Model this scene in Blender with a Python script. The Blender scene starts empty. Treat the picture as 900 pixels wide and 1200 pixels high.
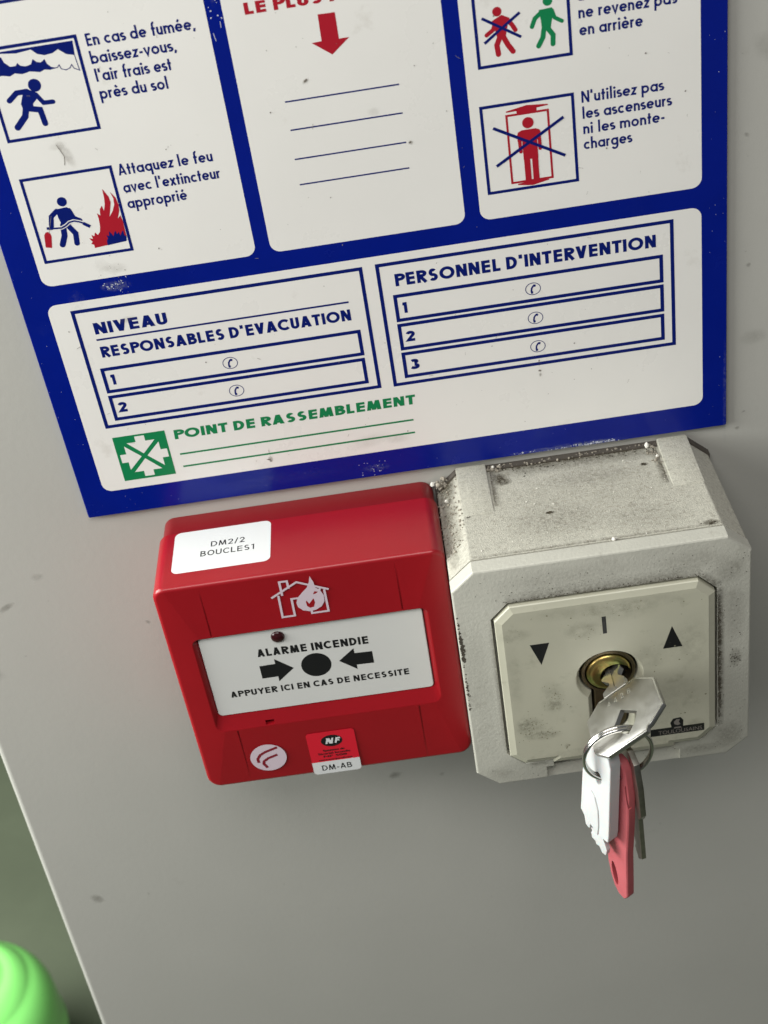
import bpy, bmesh, math, random
from mathutils import Vector, Matrix

# ------------------------------------------------------------------ camera, light, exposure
SC = bpy.context.scene
COL = SC.collection
random.seed(7)

cam_data = bpy.data.cameras.new("camera")
cam = bpy.data.objects.new("camera", cam_data)
COL.objects.link(cam)
right = Vector((0.98890786, -0.05344755, -0.1385807))
down = Vector((-0.14386804, -0.5766121, -0.8042515))
fwd = Vector((-0.03692204, 0.81526796, -0.57790563))
cm = Matrix((right, -down, -fwd)).transposed().to_4x4()
cm.translation = Vector((0.11316221, -0.37921707, 0.25281748))
cam.matrix_world = cm
cam_data.sensor_fit = 'VERTICAL'
cam_data.sensor_height = 36.0
cam_data.sensor_width = 27.0
cam_data.lens = 1632.26 / 1200 * 36
cam_data.clip_start = 0.01
cam_data.clip_end = 50
cam_data.dof.use_dof = True
cam_data.dof.focus_distance = 0.425
cam_data.dof.aperture_fstop = cam_data.lens / 1000 / 0.0022
SC.camera = cam

world = bpy.data.worlds.new("World")
SC.world = world
world.use_nodes = True
bg = world.node_tree.nodes["Background"]
bg.inputs[0].default_value = (0.93, 0.97, 1.0, 1)
bg.inputs[1].default_value = 0.12


def area_lamp(name, loc, target, sx, sy, power, colour):
    d = bpy.data.lights.new(name, 'AREA')
    d.shape = 'RECTANGLE'
    d.size, d.size_y = sx, sy
    d.energy = power
    d.color = colour
    o = bpy.data.objects.new(name, d)
    COL.objects.link(o)
    o.location = loc
    o.rotation_euler = (Vector(target) - Vector(loc)).to_track_quat('-Z', 'Y').to_euler()
    return o


area_lamp("window_light", (-0.65, -0.31, 0.33), (0.05, 0, 0.0), 0.5, 0.5, 7.6, (0.985, 1.0, 0.96))
area_lamp("ceiling_light", (0.02, -0.60, 0.86), (0.1, 0, 0.05), 0.7, 0.4, 6.6, (1.0, 0.975, 0.94))
area_lamp("tub_fill_light", (-0.75, 0.12, 0.35), (-0.41, 0.5, -0.9), 0.55, 0.8, 27.0, (0.97, 1.0, 0.95))  # added fill lamp, brightens the tub and floor past the wall edge

SC.view_settings.view_transform = 'Standard'
SC.view_settings.look = 'None'
SC.view_settings.exposure = 0.06
SC.view_settings.gamma = 1.0

# ------------------------------------------------------------------ materials


def lin(c):
    return tuple((v / 255 / 12.92) if v / 255 <= 0.04045 else ((v / 255 + 0.055) / 1.055) ** 2.4 for v in c)


def mat(name, rgb, rough=0.5, metal=0.0, var=0.0, scale=60.0, bump=0.0, bscale=900.0, spec=0.5,
        dirt=None, dirt_amt=0.0, dirt_scale=90.0, dirt_lo=0.55, dirt_hi=0.75, rvar=0.0, coat=0.0, sss=0.0,
        detail=6.0):
    m = bpy.data.materials.new(name)
    m.use_nodes = True
    nt = m.node_tree
    b = nt.nodes["Principled BSDF"]
    b.inputs["Base Color"].default_value = (*rgb, 1)
    b.inputs["Roughness"].default_value = rough
    b.inputs["Metallic"].default_value = metal
    b.inputs["Specular IOR Level"].default_value = spec
    if coat:
        b.inputs["Coat Weight"].default_value = coat
        b.inputs["Coat Roughness"].default_value = 0.12
    if sss:
        b.inputs["Subsurface Weight"].default_value = sss
        b.inputs["Subsurface Radius"].default_value = (1.0, 0.3, 0.2)
        b.inputs["Subsurface Scale"].default_value = 0.002
    tc = nt.nodes.new("ShaderNodeTexCoord")

    def noise(sc, det=detail, rgh=0.6):
        n = nt.nodes.new("ShaderNodeTexNoise")
        n.inputs["Scale"].default_value = sc
        n.inputs["Detail"].default_value = det
        n.inputs["Roughness"].default_value = rgh
        nt.links.new(tc.outputs["Object"], n.inputs["Vector"])
        return n.outputs["Fac"]

    def ramp(fac, lo, hi):
        r = nt.nodes.new("ShaderNodeMapRange")
        r.inputs["From Min"].default_value = lo
        r.inputs["From Max"].default_value = hi
        nt.links.new(fac, r.inputs["Value"])
        return r.outputs["Result"]

    def mix(fac, a, c):
        x = nt.nodes.new("ShaderNodeMix")
        x.data_type = 'RGBA'
        nt.links.new(fac, x.inputs["Factor"])
        for s, v in (("A", a), ("B", c)):
            i = [k for k in x.inputs if k.name == s and k.type == 'RGBA'][0]
            if isinstance(v, tuple):
                i.default_value = (*v, 1)
            else:
                nt.links.new(v, i)
        return [k for k in x.outputs if k.type == 'RGBA'][0]

    colour = None
    if var:
        colour = mix(ramp(noise(scale), 0.3, 0.7), tuple(v * (1 - var) for v in rgb), tuple(min(1, v * (1 + var)) for v in rgb))
    if dirt is not None:
        f = ramp(noise(dirt_scale, 8, 0.65), dirt_lo, dirt_hi)
        g = nt.nodes.new("ShaderNodeMath")
        g.operation = 'MULTIPLY'
        nt.links.new(f, g.inputs[0])
        g.inputs[1].default_value = dirt_amt
        colour = mix(g.outputs[0], colour if colour is not None else rgb, dirt)
    if colour is not None:
        nt.links.new(colour, b.inputs["Base Color"])
    if rvar:
        r = nt.nodes.new("ShaderNodeMapRange")
        r.inputs["From Min"].default_value = 0.3
        r.inputs["From Max"].default_value = 0.7
        r.inputs["To Min"].default_value = rough - rvar
        r.inputs["To Max"].default_value = rough + rvar
        nt.links.new(noise(scale * 2.3), r.inputs["Value"])
        nt.links.new(r.outputs["Result"], b.inputs["Roughness"])
    if bump:
        bp = nt.nodes.new("ShaderNodeBump")
        bp.inputs["Strength"].default_value = bump
        bp.inputs["Distance"].default_value = 0.0004
        nt.links.new(noise(bscale, 3), bp.inputs["Height"])
        nt.links.new(bp.outputs["Normal"], b.inputs["Normal"])
    return m


M = {}
M['wall'] = mat("wall_paint", (0.415, 0.408, 0.375), 0.42, var=0.035, scale=9, bump=0.13, bscale=420, dirt=(0.25, 0.22, 0.18), dirt_amt=0.35, dirt_scale=45, dirt_lo=0.66, dirt_hi=0.8)
M['floor'] = mat("floor_vinyl", (0.12, 0.14, 0.094), 0.5, var=0.15, scale=5)
M['back_wall'] = mat("back_wall_paint", (0.15, 0.175, 0.115), 0.6, var=0.06, scale=4)
M['sign_blue'] = mat("sign_blue_ink", (0.0005, 0.008, 0.185), 0.22, spec=0.28, var=0.08, scale=40, rvar=0.06, dirt=(0.02, 0.035, 0.2), dirt_amt=0.3, dirt_scale=35, dirt_lo=0.62, dirt_hi=0.85)
M['sign_white'] = mat("sign_white_plastic", (0.74, 0.725, 0.69), 0.3, var=0.03, scale=14, rvar=0.06, dirt=(0.36, 0.32, 0.26), dirt_amt=0.5, dirt_scale=60, dirt_lo=0.64, dirt_hi=0.85)
M['ink_blue'] = mat("print_blue", (0.001, 0.008, 0.125), 0.32, spec=0.3)
M['ink_red'] = mat("print_red", (0.36, 0.008, 0.02), 0.32)
M['ink_green'] = mat("print_green", (0.004, 0.19, 0.065), 0.32)
M['ink_black'] = mat("print_black", (0.008, 0.008, 0.009), 0.4)
M['ink_grey'] = mat("scuff_grey", (0.2, 0.18, 0.16), 0.6)
M['scratch'] = mat("scratch_white", (0.5, 0.52, 0.6), 0.6)
M['red'] = mat("red_abs_plastic", (0.285, 0.0045, 0.010), 0.34, var=0.05, scale=30, bump=0.03, bscale=1500, sss=0.15)
M['red_dark'] = mat("red_back_plastic", (0.2, 0.003, 0.007), 0.4, bump=0.03, bscale=1500)
M['push'] = mat("white_push_plate", (0.62, 0.62, 0.6), 0.25, var=0.015, scale=40)
M['paper'] = mat("white_label_paper", (0.66, 0.67, 0.67), 0.35, var=0.01, scale=50)
M['lilac'] = mat("lilac_print", (0.6, 0.5, 0.56), 0.4)
M['nf_red'] = mat("sticker_red", (0.62, 0.012, 0.03), 0.3)
M['led'] = mat("led_lens", (0.03, 0.004, 0.006), 0.08)
M['grey'] = mat("grey_box_plastic", (0.46, 0.453, 0.395), 0.5, var=0.06, scale=40, bump=0.32, bscale=950, dirt=(0.2, 0.18, 0.14), dirt_amt=0.3, dirt_scale=170, dirt_lo=0.6, dirt_hi=0.74)
M['grey_dusty'] = mat("dusty_grey_plastic", (0.45, 0.438, 0.372), 0.8, var=0.15, scale=1500, bump=0.7, bscale=2600, dirt=(0.19, 0.165, 0.125), dirt_amt=0.5, dirt_scale=650, dirt_lo=0.52, dirt_hi=0.72, detail=2)
M['gap_dark'] = mat("dark_gap_fill", (0.07, 0.06, 0.05), 0.8, var=0.2, scale=200)  # dark tone for the shaded rear gap and the lid seam
M['cream'] = mat("cream_face_plate", (0.46, 0.45, 0.355), 0.36, var=0.05, scale=35, bump=0.04, bscale=900, dirt=(0.2, 0.19, 0.13), dirt_amt=0.6, dirt_scale=120, dirt_lo=0.58, dirt_hi=0.78)
M['grime'] = mat("grime", (0.05, 0.042, 0.03), 0.9)
M['dust'] = mat("dust_crumb", (0.30, 0.27, 0.22), 0.95, var=0.4, scale=600, bump=0.8, bscale=3000)
M['crumb'] = mat("plaster_crumb", (0.7, 0.68, 0.62), 0.9)
M['brass'] = mat("zinc_passivated_brass", (0.52, 0.37, 0.13), 0.32, 1.0, var=0.25, scale=180, dirt=(0.35, 0.5, 0.16), dirt_amt=0.8, dirt_scale=140, dirt_lo=0.45, dirt_hi=0.65)
M['plug'] = mat("lock_body_metal", (0.26, 0.21, 0.13), 0.42, 1.0, var=0.2, scale=300)
M['black'] = mat("keyway_black", (0.004, 0.004, 0.004), 0.8)
M['steel'] = mat("nickel_key", (0.54, 0.53, 0.505), 0.33, 1.0, var=0.03, scale=150, rvar=0.05)
M['steel_dark'] = mat("worn_steel", (0.36, 0.34, 0.30), 0.38, 1.0, var=0.15, scale=300, bump=0.1, bscale=1500)
M['ring'] = mat("ring_steel", (0.7, 0.69, 0.66), 0.16, 1.0)
M['white_key'] = mat("white_plastic_key", (0.60, 0.61, 0.61), 0.5, var=0.02, scale=120, sss=0.2)
M['red_key'] = mat("faded_red_plastic", (0.46, 0.10, 0.115), 0.4, var=0.08, scale=120, sss=0.1)
M['green'] = mat("green_plastic", (0.30, 0.90, 0.22), 0.22, sss=0.0, coat=0.3)

# ------------------------------------------------------------------ objects


def thing(name, label, cat, origin=(0, 0, 0), rot=None, group=None):
    """Empty at the base of a thing; origin in mm as (x, depth out of the wall, z)."""
    o = bpy.data.objects.new(name, None)
    o.empty_display_size = 0.01
    COL.objects.link(o)
    o.location = (origin[0] / 1000, -origin[1] / 1000, origin[2] / 1000)
    if rot:
        o.rotation_euler = rot
    o["label"] = label
    o["category"] = cat
    if group:
        o["group"] = group
    o["_o"] = list(origin) if not rot else [0, 0, 0]
    return o


def finish(me, mats, smooth=None):
    for m in (mats if isinstance(mats, (list, tuple)) else [mats]):
        me.materials.append(m)
    if smooth is not None:
        me.shade_smooth()
        me.set_sharp_from_angle(angle=math.radians(smooth))


def link(name, me, mats, parent=None, smooth=None, wn=False, label=None):
    finish(me, mats, smooth)
    o = bpy.data.objects.new(name, me)
    COL.objects.link(o)
    if parent is not None:
        o.parent = parent
    if wn:
        w = o.modifiers.new("weighted", 'WEIGHTED_NORMAL')
        w.keep_sharp = True
        w.weight = 80
    if label:
        o["label"] = label
    return o


def root_of(o):
    while o.parent is not None:
        o = o.parent
    return o


def to_world(parent, pts):
    """mm (x, depth, z) -> metres in the frame of the part's thing."""
    ox, od, oz = root_of(parent)["_o"] if parent is not None and "_o" in root_of(parent) else (0, 0, 0)
    return [((x - ox) / 1000, -(d - od) / 1000, (z - oz) / 1000) for x, d, z in pts]


class Sheet:
    """Thin printed shapes: 2-D (u, v) at height h over a surface, mapped into (x, depth, z)."""

    def __init__(self, fmap):
        self.f = fmap
        self.v = []
        self.p = []
        self.k = 0

    def face(self, pts, h=0.0):
        n = len(self.v)
        self.v += [self.f(u, v, h) for u, v in pts]
        self.p.append(list(range(n, n + len(pts))))

    def rect(self, x0, x1, z0, z1, h=0.0):
        self.face([(x0, z0), (x1, z0), (x1, z1), (x0, z1)], h)

    def ell(self, cx, cz, rx, rz=None, h=0.0, n=40, rot=0.0):
        rz = rx if rz is None else rz
        c, s = math.cos(rot), math.sin(rot)
        self.face([(cx + rx * math.cos(t) * c - rz * math.sin(t) * s, cz + rx * math.cos(t) * s + rz * math.sin(t) * c)
                   for t in [2 * math.pi * i / n for i in range(n)]], h)

    def stroke(self, pts, w, h=0.0, closed=False, cap=None):
        self.k = (self.k + 1) % 7
        h = h + self.k * 0.0015
        pts = [Vector(p) for p in pts]
        clean = [pts[0]]
        for p in pts[1:]:
            if (p - clean[-1]).length > 1e-6:
                clean.append(p)
        if closed and (clean[0] - clean[-1]).length < 1e-6:
            clean.pop()
        pts = clean
        n = len(pts)
        if n < 2:
            return
        L, R = [], []
        for i in range(n):
            a = pts[i - 1] if (i > 0 or closed) else None
            b = pts[(i + 1) % n] if (i < n - 1 or closed) else None
            d1 = (pts[i] - a).normalized() if a is not None else None
            d2 = (b - pts[i]).normalized() if b is not None else None
            if d1 is None:
                nn, k = Vector((-d2.y, d2.x)), 1
            elif d2 is None:
                nn, k = Vector((-d1.y, d1.x)), 1
            else:
                s = Vector((-d1.y, d1.x)) + Vector((-d2.y, d2.x))
                if s.length < 1e-6:
                    nn, k = Vector((-d1.y, d1.x)), 1
                else:
                    nn = s.normalized()
                    k = min(2.2, 1 / max(0.2, nn.dot(Vector((-d1.y, d1.x)))))
            L.append(pts[i] + nn * (w / 2 * k))
            R.append(pts[i] - nn * (w / 2 * k))
        m = n if closed else n - 1
        base = len(self.v)
        self.v += [self.f(p.x, p.y, h) for p in L] + [self.f(p.x, p.y, h) for p in R]
        for i in range(m):
            j = (i + 1) % n
            self.p.append([base + n + i, base + n + j, base + j, base + i])
        if cap:
            for p in (pts[0], pts[-1]):
                self.ell(p.x, p.y, w / 2, h=h + 0.001, n=14)

    def frame(self, x0, x1, z0, z1, w, h=0.0):
        a = w / 2
        self.stroke([(x0 + a, z0 + a), (x1 - a, z0 + a), (x1 - a, z1 - a), (x0 + a, z1 - a)], w, h, closed=True)

    def build(self, name, m, parent, label=None):
        me = bpy.data.meshes.new(name)
        me.from_pydata(to_world(parent, self.v), [], self.p)
        me.update()
        return link(name, me, m, parent, label=label)


def arc(cx, cz, rx, rz, a0, a1, n=14):
    return [(cx + rx * math.cos(math.radians(a0 + (a1 - a0) * i / n)), cz + rz * math.sin(math.radians(a0 + (a1 - a0) * i / n))) for i in range(n + 1)]


# ---------- a geometric sans drawn as strokes (cap height 1)
XH = 0.655


def leg(x0, z0, x1, z1, w):
    return [(x0 - w / 2, z0), (x0 + w / 2, z0), (x1 + w / 2, z1), (x1 - w / 2, z1)]


def glyph(c, w, hv=False):
    """-> advance, [(points, closed)], dots.  Skeleton lies half a stroke inside the outline."""
    h = w / 2
    R = XH / 2
    r = R - h
    S, D = [], []
    T = XH

    def st(*p, closed=False):
        S.append((list(p), closed))

    acc = None
    if c in 'éè':
        acc, c = c, 'e'
    up = c.isupper()
    if c == 'a':
        st(*arc(R, R, r, r, 0, 360, 24), closed=True)
        st((2 * R - h, 0), (2 * R - h, T))
        adv = 2 * R
    elif c == 'b':
        st((h, 0), (h, 1.06))
        st(*arc(R, R, r, r, 0, 360, 24), closed=True)
        adv = 2 * R
    elif c == 'c':
        st(*arc(R, R, r, r, 48, 312, 20))
        adv = 1.72 * R
    elif c == 'd':
        st((2 * R - h, 0), (2 * R - h, 1.06))
        st(*arc(R, R, r, r, 0, 360, 24), closed=True)
        adv = 2 * R
    elif c == 'e':
        st(*arc(R, R, r, r, -2, 318, 24))
        st((h, R), (2 * R - h * 0.6, R))
        adv = 1.97 * R
    elif c == 'f':
        st((0.17, 0), (0.17, 0.82), *arc(0.17 + 0.15, 0.82, 0.15, 0.20, 180, 80, 8))
        st((0.03, T - h), (0.36, T - h))
        adv = 0.36
    elif c == 'g':
        st(*arc(R, R, r, r, 0, 360, 24), closed=True)
        st((2 * R - h, T), (2 * R - h, -0.02), *arc(R, -0.02, r, 0.26, 0, -150, 12))
        adv = 2 * R
    elif c == 'h':
        st((h, 0), (h, 1.06))
        st((h, 0.36), *arc(0.27, 0.36, 0.27 - h, T - h - 0.36, 180, 0, 12), (0.54 - h, 0))
        adv = 0.54
    elif c == 'i':
        st((h + .02, 0), (h + .02, T))
        D.append((h + .02, 0.86, h * 1.25))
        adv = w + .04
    elif c == 'l':
        st((h + .02, 0), (h + .02, 1.06))
        adv = w + .04
    elif c == 'm':
        st((h, 0), (h, T))
        for k in (0, 1):
            x0 = h + k * 0.36
            st((x0, 0.38), *arc(x0 + .18, 0.38, .18, T - h - 0.38, 180, 0, 12), (x0 + .36, 0))
        adv = 0.72 + w
    elif c == 'n':
        st((h, 0), (h, T))
        st((h, 0.36), *arc(0.265, 0.36, 0.265 - h, T - h - 0.36, 180, 0, 12), (0.53 - h, 0))
        adv = 0.53
    elif c == 'o':
        st(*arc(R, R, r, r, 0, 360, 24), closed=True)
        adv = 2 * R
    elif c == 'p':
        st((h, -0.34), (h, T))
        st(*arc(R, R, r, r, 0, 360, 24), closed=True)
        adv = 2 * R
    elif c == 'q':
        st((2 * R - h, -0.34), (2 * R - h, T))
        st(*arc(R, R, r, r, 0, 360, 24), closed=True)
        adv = 2 * R
    elif c == 'r':
        st((h, 0), (h, T))
        st((h, 0.40), *arc(0.24, 0.40, 0.24 - h, T - h - 0.40, 180, 60, 8))
        adv = 0.34
    elif c == 's':
        a = (T - w) / 4
        st(*arc(0.20, T - h - a, 0.15, a, 40, 270, 12), *arc(0.20, h + a, 0.17, a, 88, -140, 12))
        adv = 0.40
    elif c == 't':
        st((0.16, 0), (0.16, 0.93))
        st((0.0, T - h), (0.33, T - h))
        adv = 0.33
    elif c == 'u':
        st((h, T), (h, 0.26), *arc(0.26, 0.26, 0.26 - h, 0.26 - h, 180, 360, 12), (0.52 - h, T))
        st((0.52 - h, 0), (0.52 - h, T))
        adv = 0.52
    elif c == 'v':
        st((0.045, T), (0.26, 0.03), (0.475, T))
        adv = 0.52
    elif c == 'x':
        st((0.05, 0), (0.45, T))
        st((0.05, T), (0.45, 0))
        adv = 0.5
    elif c == 'z':
        st((0.02, T - h), (0.38, T - h), (0.06, h), (0.42, h))
        adv = 0.44
    elif c == "'":
        st((h + .02, 0.72), (h + .02, 1.04))
        adv = w + .05
    elif c == '-':
        st((0.02, 0.33), (0.30, 0.33))
        adv = 0.32
    elif c == ',':
        st((h + .05, 0.1), (h - .02, -0.16))
        adv = w + .05
    elif c == ' ':
        adv = 0.24 if not hv else 0.18
    # capitals and figures
    elif c == 'A':
        e = w * 1.04
        D.append(leg(e / 2, 0, 0.36, 1, e))
        D.append(leg(0.72 - e / 2, 0, 0.36, 1, e))
        st((0.19, 0.27), (0.53, 0.27))
        adv = 0.72
    elif c == 'B':
        st((h, 0), (h, 1))
        st((h, 1 - h), (0.28, 1 - h), *arc(0.28, 0.77 - h * .3, 0.17, 0.23 - h * .7, 90, -90, 10), (h, 0.54))
        st((h, 0.54), (0.30, 0.54), *arc(0.30, 0.27 + h * .3, 0.2, 0.27 - h * .7, 90, -90, 10), (h, h))
        adv = 0.57
    elif c == 'C':
        st(*arc(0.5, 0.5, 0.5 - h, 0.5 - h, 45, 315, 24))
        adv = 0.86
    elif c == 'D':
        st((h, h), (h, 1 - h), (0.26, 1 - h), *arc(0.26, 0.5, 0.42 - h, 0.5 - h, 90, -90, 18), closed=True)
        st((h, 0), (h, 1))
        adv = 0.68
    elif c == 'E':
        st((h, 0), (h, 1))
        for z in (h, 0.52, 1 - h):
            st((h, z), (0.46, z))
        adv = 0.48
    elif c == 'H':
        st((h, 0), (h, 1))
        st((0.64 - h, 0), (0.64 - h, 1))
        st((h, .52), (0.64 - h, .52))
        adv = 0.64
    elif c == 'I':
        st((h, 0), (h, 1))
        adv = w
    elif c == 'L':
        st((h, 0), (h, 1))
        st((h, h), (0.44, h))
        adv = 0.45
    elif c == 'M':
        e = w * 1.06
        D.append(leg(e / 2, 0, 0.11 + e / 2, 1, e))
        D.append(leg(0.11 + e / 2, 1, 0.46, 0.02, e * .96))
        D.append(leg(0.81 - e / 2, 1, 0.46, 0.02, e * .96))
        D.append(leg(0.92 - e / 2, 0, 0.81 - e / 2, 1, e))
        adv = 0.92
    elif c == 'N':
        st((h, 0), (h, 1))
        st((0.68 - h, 0), (0.68 - h, 1))
        D.append(leg(h, 1, 0.68 - h, 0, w * 1.12))
        adv = 0.68
    elif c == 'O':
        st(*arc(0.5, 0.5, 0.5 - h, 0.5 - h, 0, 360, 30), closed=True)
        adv = 1.0
    elif c == 'P':
        st((h, 0), (h, 1))
        st((h, 1 - h), (0.29, 1 - h), *arc(0.29, 0.71, 0.21, 0.29 - h, 90, -90, 12), (h, 0.42 + h))
        adv = 0.52
    elif c == 'R':
        st((h, 0), (h, 1))
        st((h, 1 - h), (0.28, 1 - h), *arc(0.28, 0.72, 0.20, 0.28 - h, 90, -90, 12), (h, 0.44 + h))
        st((0.24, 0.46), (0.50, 0))
        adv = 0.56
    elif c == 'S':
        a = (1 - w) / 4
        st(*arc(0.27, 1 - h - a, 0.24 - h, a, 35, 270, 14), *arc(0.27, h + a, 0.27 - h, a, 88, -145, 14))
        adv = 0.54
    elif c == 'T':
        st((0.25, 0), (0.25, 1))
        st((0.0, 1 - h), (0.5, 1 - h))
        adv = 0.5
    elif c == 'U':
        st((h, 1), (h, 0.3), *arc(0.3, 0.3, 0.3 - h, 0.3 - h, 180, 360, 14), (0.6 - h, 1))
        adv = 0.6
    elif c == 'V':
        e = w * 1.04
        D.append(leg(e / 2, 1, 0.34, 0, e))
        D.append(leg(0.68 - e / 2, 1, 0.34, 0, e))
        adv = 0.68
    elif c == 'Y':
        st((0.05, 1), (0.33, 0.46), (0.61, 1))
        st((0.33, 0), (0.33, 0.5))
        adv = 0.66
    elif c == 'F':
        st((h, 0), (h, 1))
        st((h, 1 - h), (0.46, 1 - h))
        st((h, 0.5), (0.42, 0.5))
        adv = 0.48
    elif c == '/':
        st((0.03, -0.05), (0.33, 1.05))
        adv = 0.36
    elif c == '1':
        st((0.28, 0), (0.28, 1))
        st((0.04, 0.86), (0.3, 0.97 - h))
        adv = 0.38
    elif c == '2':
        st(*arc(0.28, 0.70, 0.24 - h * .3, 0.30 - h, 170, -25, 14), (0.10, h), (0.56, h))
        adv = 0.58
    elif c == '4':
        st((0.4, 0), (0.4, 1), (0.04, 0.25), (0.55, 0.25))
        adv = 0.55
    elif c == '8':
        st(*arc(0.26, 0.75, 0.19, 0.22, 0, 360, 16), closed=True)
        st(*arc(0.26, 0.27, 0.23, 0.25, 0, 360, 16), closed=True)
        adv = 0.52
    elif c == '3':
        st(*arc(0.25, 0.76, 0.2 - h * .2, 0.24 - h, 150, -90, 12))
        st(*arc(0.25, 0.29, 0.24 - h * .2, 0.29 - h, 90, -155, 12))
        adv = 0.52
    else:
        adv = 0.3
    if acc == 'é':
        st((0.26, 0.76), (0.40, 0.95))
    elif acc == 'è':
        st((0.40, 0.76), (0.26, 0.95))
    return adv, S, D


GROT = {'O': 0.76, 'C': 0.82, 'E': 1.28, 'L': 1.22, 'S': 1.16, 'R': 1.2, 'P': 1.2, 'B': 1.15, 'T': 1.18, 'D': 1.02, 'N': 1.03, 'M': 0.92, 'U': 1.12, 'A': .95}


HEAVY = {'E': 1.3, 'L': 1.22, 'S': 1.22, 'R': 1.2, 'P': 1.2, 'B': 1.16, 'T': 1.25, 'A': 1.1, 'N': 1.08, 'M': 1.04, 'V': 1.08, 'D': 1.08, 'U': 1.08}


def write(sh, s, x0, x1, z, cap, w, h=0.0, track=0.10, slant=0.0, grot=False, rot=0.0, stretch=False):
    hv = w > 0.2
    items, x = [], 0.0
    for i, c in enumerate(s):
        adv, S, D = glyph(c, w, hv)
        if grot or hv:
            g = GROT.get(c, 1.0) if grot else HEAVY.get(c, 1.0)
            adv *= g
            S = [([(p[0] * g, p[1]) for p in q], cl) for q, cl in S]
            D = [[(p[0] * g, p[1]) for p in q] if isinstance(q, list) else q for q in D]
        items.append((x, S, D))
        x += adv + (track if i < len(s) - 1 else 0)
    k = (x1 - x0) / x
    if stretch:                       # heavy extended letters: uprights thicken with the width
        t = Sheet(lambda u, v, hh: sh.f(x0 + (u + slant * v) * k, z + v * cap, hh))
        t.k = sh.k
        for ox, S, D in items:
            for pts, closed in S:
                t.stroke([(ox + p[0], p[1]) for p in pts], w, h, closed)
            for q in D:
                t.k = (t.k + 1) % 7
                t.face([(ox + p[0], p[1]) for p in q], h + t.k * .0015 + .0007)
        n = len(sh.v)
        sh.v += t.v
        sh.p += [[n + i for i in q] for q in t.p]
        return
    for ox, S, D in items:
        for pts, closed in S:
            sh.stroke([(x0 + (ox + p[0] + slant * p[1]) * k, z + p[1] * cap + rot * (ox + p[0]) * k) for p in pts], w * cap, h, closed)
        for q in D:
            if isinstance(q, list):
                sh.k = (sh.k + 1) % 7
                sh.face([(x0 + (ox + p[0] + slant * p[1]) * k, z + p[1] * cap + rot * (ox + p[0]) * k) for p in q], h + sh.k * .0015 + .0007)
                continue
            dx, dz, r = q
            sh.ell(x0 + (ox + dx) * k, z + dz * cap, r * cap, h=h, n=14)


FONT = {}


def typed(sh, s, x0, x1, z, cap, weight=0.0, h=0.0, rot=0.0, shear=0.0):
    """Lettering from Blender's built-in typeface, fitted between x0 and x1."""
    key = (s, weight)
    if key not in FONT:
        c = bpy.data.curves.new("text", 'FONT')
        c.body = s
        c.offset = weight
        c.resolution_u = 4
        o = bpy.data.objects.new("text", c)
        COL.objects.link(o)
        dg = bpy.context.evaluated_depsgraph_get()
        me = bpy.data.meshes.new_from_object(o.evaluated_get(dg))
        FONT[key] = ([tuple(v.co[:2]) for v in me.vertices], [list(p.vertices) for p in me.polygons])
        bpy.data.objects.remove(o)
        bpy.data.curves.remove(c)
        bpy.data.meshes.remove(me)
    vs, ps = FONT[key]
    a, b = min(v[0] for v in vs), max(v[0] for v in vs)
    lo, hi = min(v[1] for v in vs), max(v[1] for v in vs)
    capu = 0.729 + 2 * weight
    k = (x1 - x0) / (b - a)
    kz = cap / capu
    n = len(sh.v)
    cr, sr = math.cos(rot), math.sin(rot)
    for x, y in vs:
        u, v = (x - a) * k + shear * y * kz, (y + weight) * kz
        sh.v.append(sh.f(x0 + u * cr - v * sr, z + u * sr + v * cr, h))
    sh.p += [[n + i for i in p] for p in ps]


# ---------- solids
def rr(x0, x1, z0, z1, r, inset=0.0, n=6):
    x0, x1, z0, z1 = x0 + inset, x1 - inset, z0 + inset, z1 - inset
    r = max(0.05, r - inset) if r > 0 else 0.05
    out = []
    for cx, cz, a in ((x1 - r, z1 - r, 0), (x0 + r, z1 - r, 90), (x0 + r, z0 + r, 180), (x1 - r, z0 + r, 270)):
        out += arc(cx, cz, r, r, a, a + 90, n)
    return out


def octa(x0, x1, z0, z1, cx, cz, inset=0.0):
    k = inset * 0.414
    x0, x1, z0, z1 = x0 + inset, x1 - inset, z0 + inset, z1 - inset
    cx, cz = cx - k * 1.4 + 0.0, cz - k * 1.4 + 0.0
    return [(x1, z1 - cz), (x1 - cx, z1), (x0 + cx, z1), (x0, z1 - cz), (x0, z0 + cz), (x0 + cx, z0), (x1 - cx, z0), (x1, z0 + cz)]


AX = {'d': lambda u, v, t: (u, t, v), 'z': lambda u, v, t: (u, v, t), 'x': lambda u, v, t: (t, u, v)}


def loft_bm(loops, axis='d', cap0=True, cap1=True, parent=None, fn=None):
    bm = bmesh.new()
    rows = []
    for pts, t in loops:
        co = [AX[axis](u, v, t) for u, v in pts]
        if fn:
            co = [fn(*c) for c in co]
        rows.append([bm.verts.new(c) for c in to_world(parent, co)])
    for a, b in zip(rows, rows[1:]):
        n = len(a)
        for i in range(n):
            j = (i + 1) % n
            try:
                bm.faces.new((a[i], a[j], b[j], b[i]))
            except ValueError:
                pass
    if cap0:
        bm.faces.new(list(reversed(rows[0])))
    if cap1:
        bm.faces.new(rows[-1])
    bmesh.ops.recalc_face_normals(bm, faces=bm.faces)
    return bm


def bevel(bm, off, seg=2, min_angle=20):
    es = [e for e in bm.edges if len(e.link_faces) == 2 and e.calc_face_angle(0) > math.radians(min_angle)]
    bmesh.ops.bevel(bm, geom=es, offset=off / 1000, segments=seg, affect='EDGES', profile=0.6, clamp_overlap=True)
    return bm


def to_mesh(bm, name):
    me = bpy.data.meshes.new(name)
    bm.to_mesh(me)
    bm.free()
    return me


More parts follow.
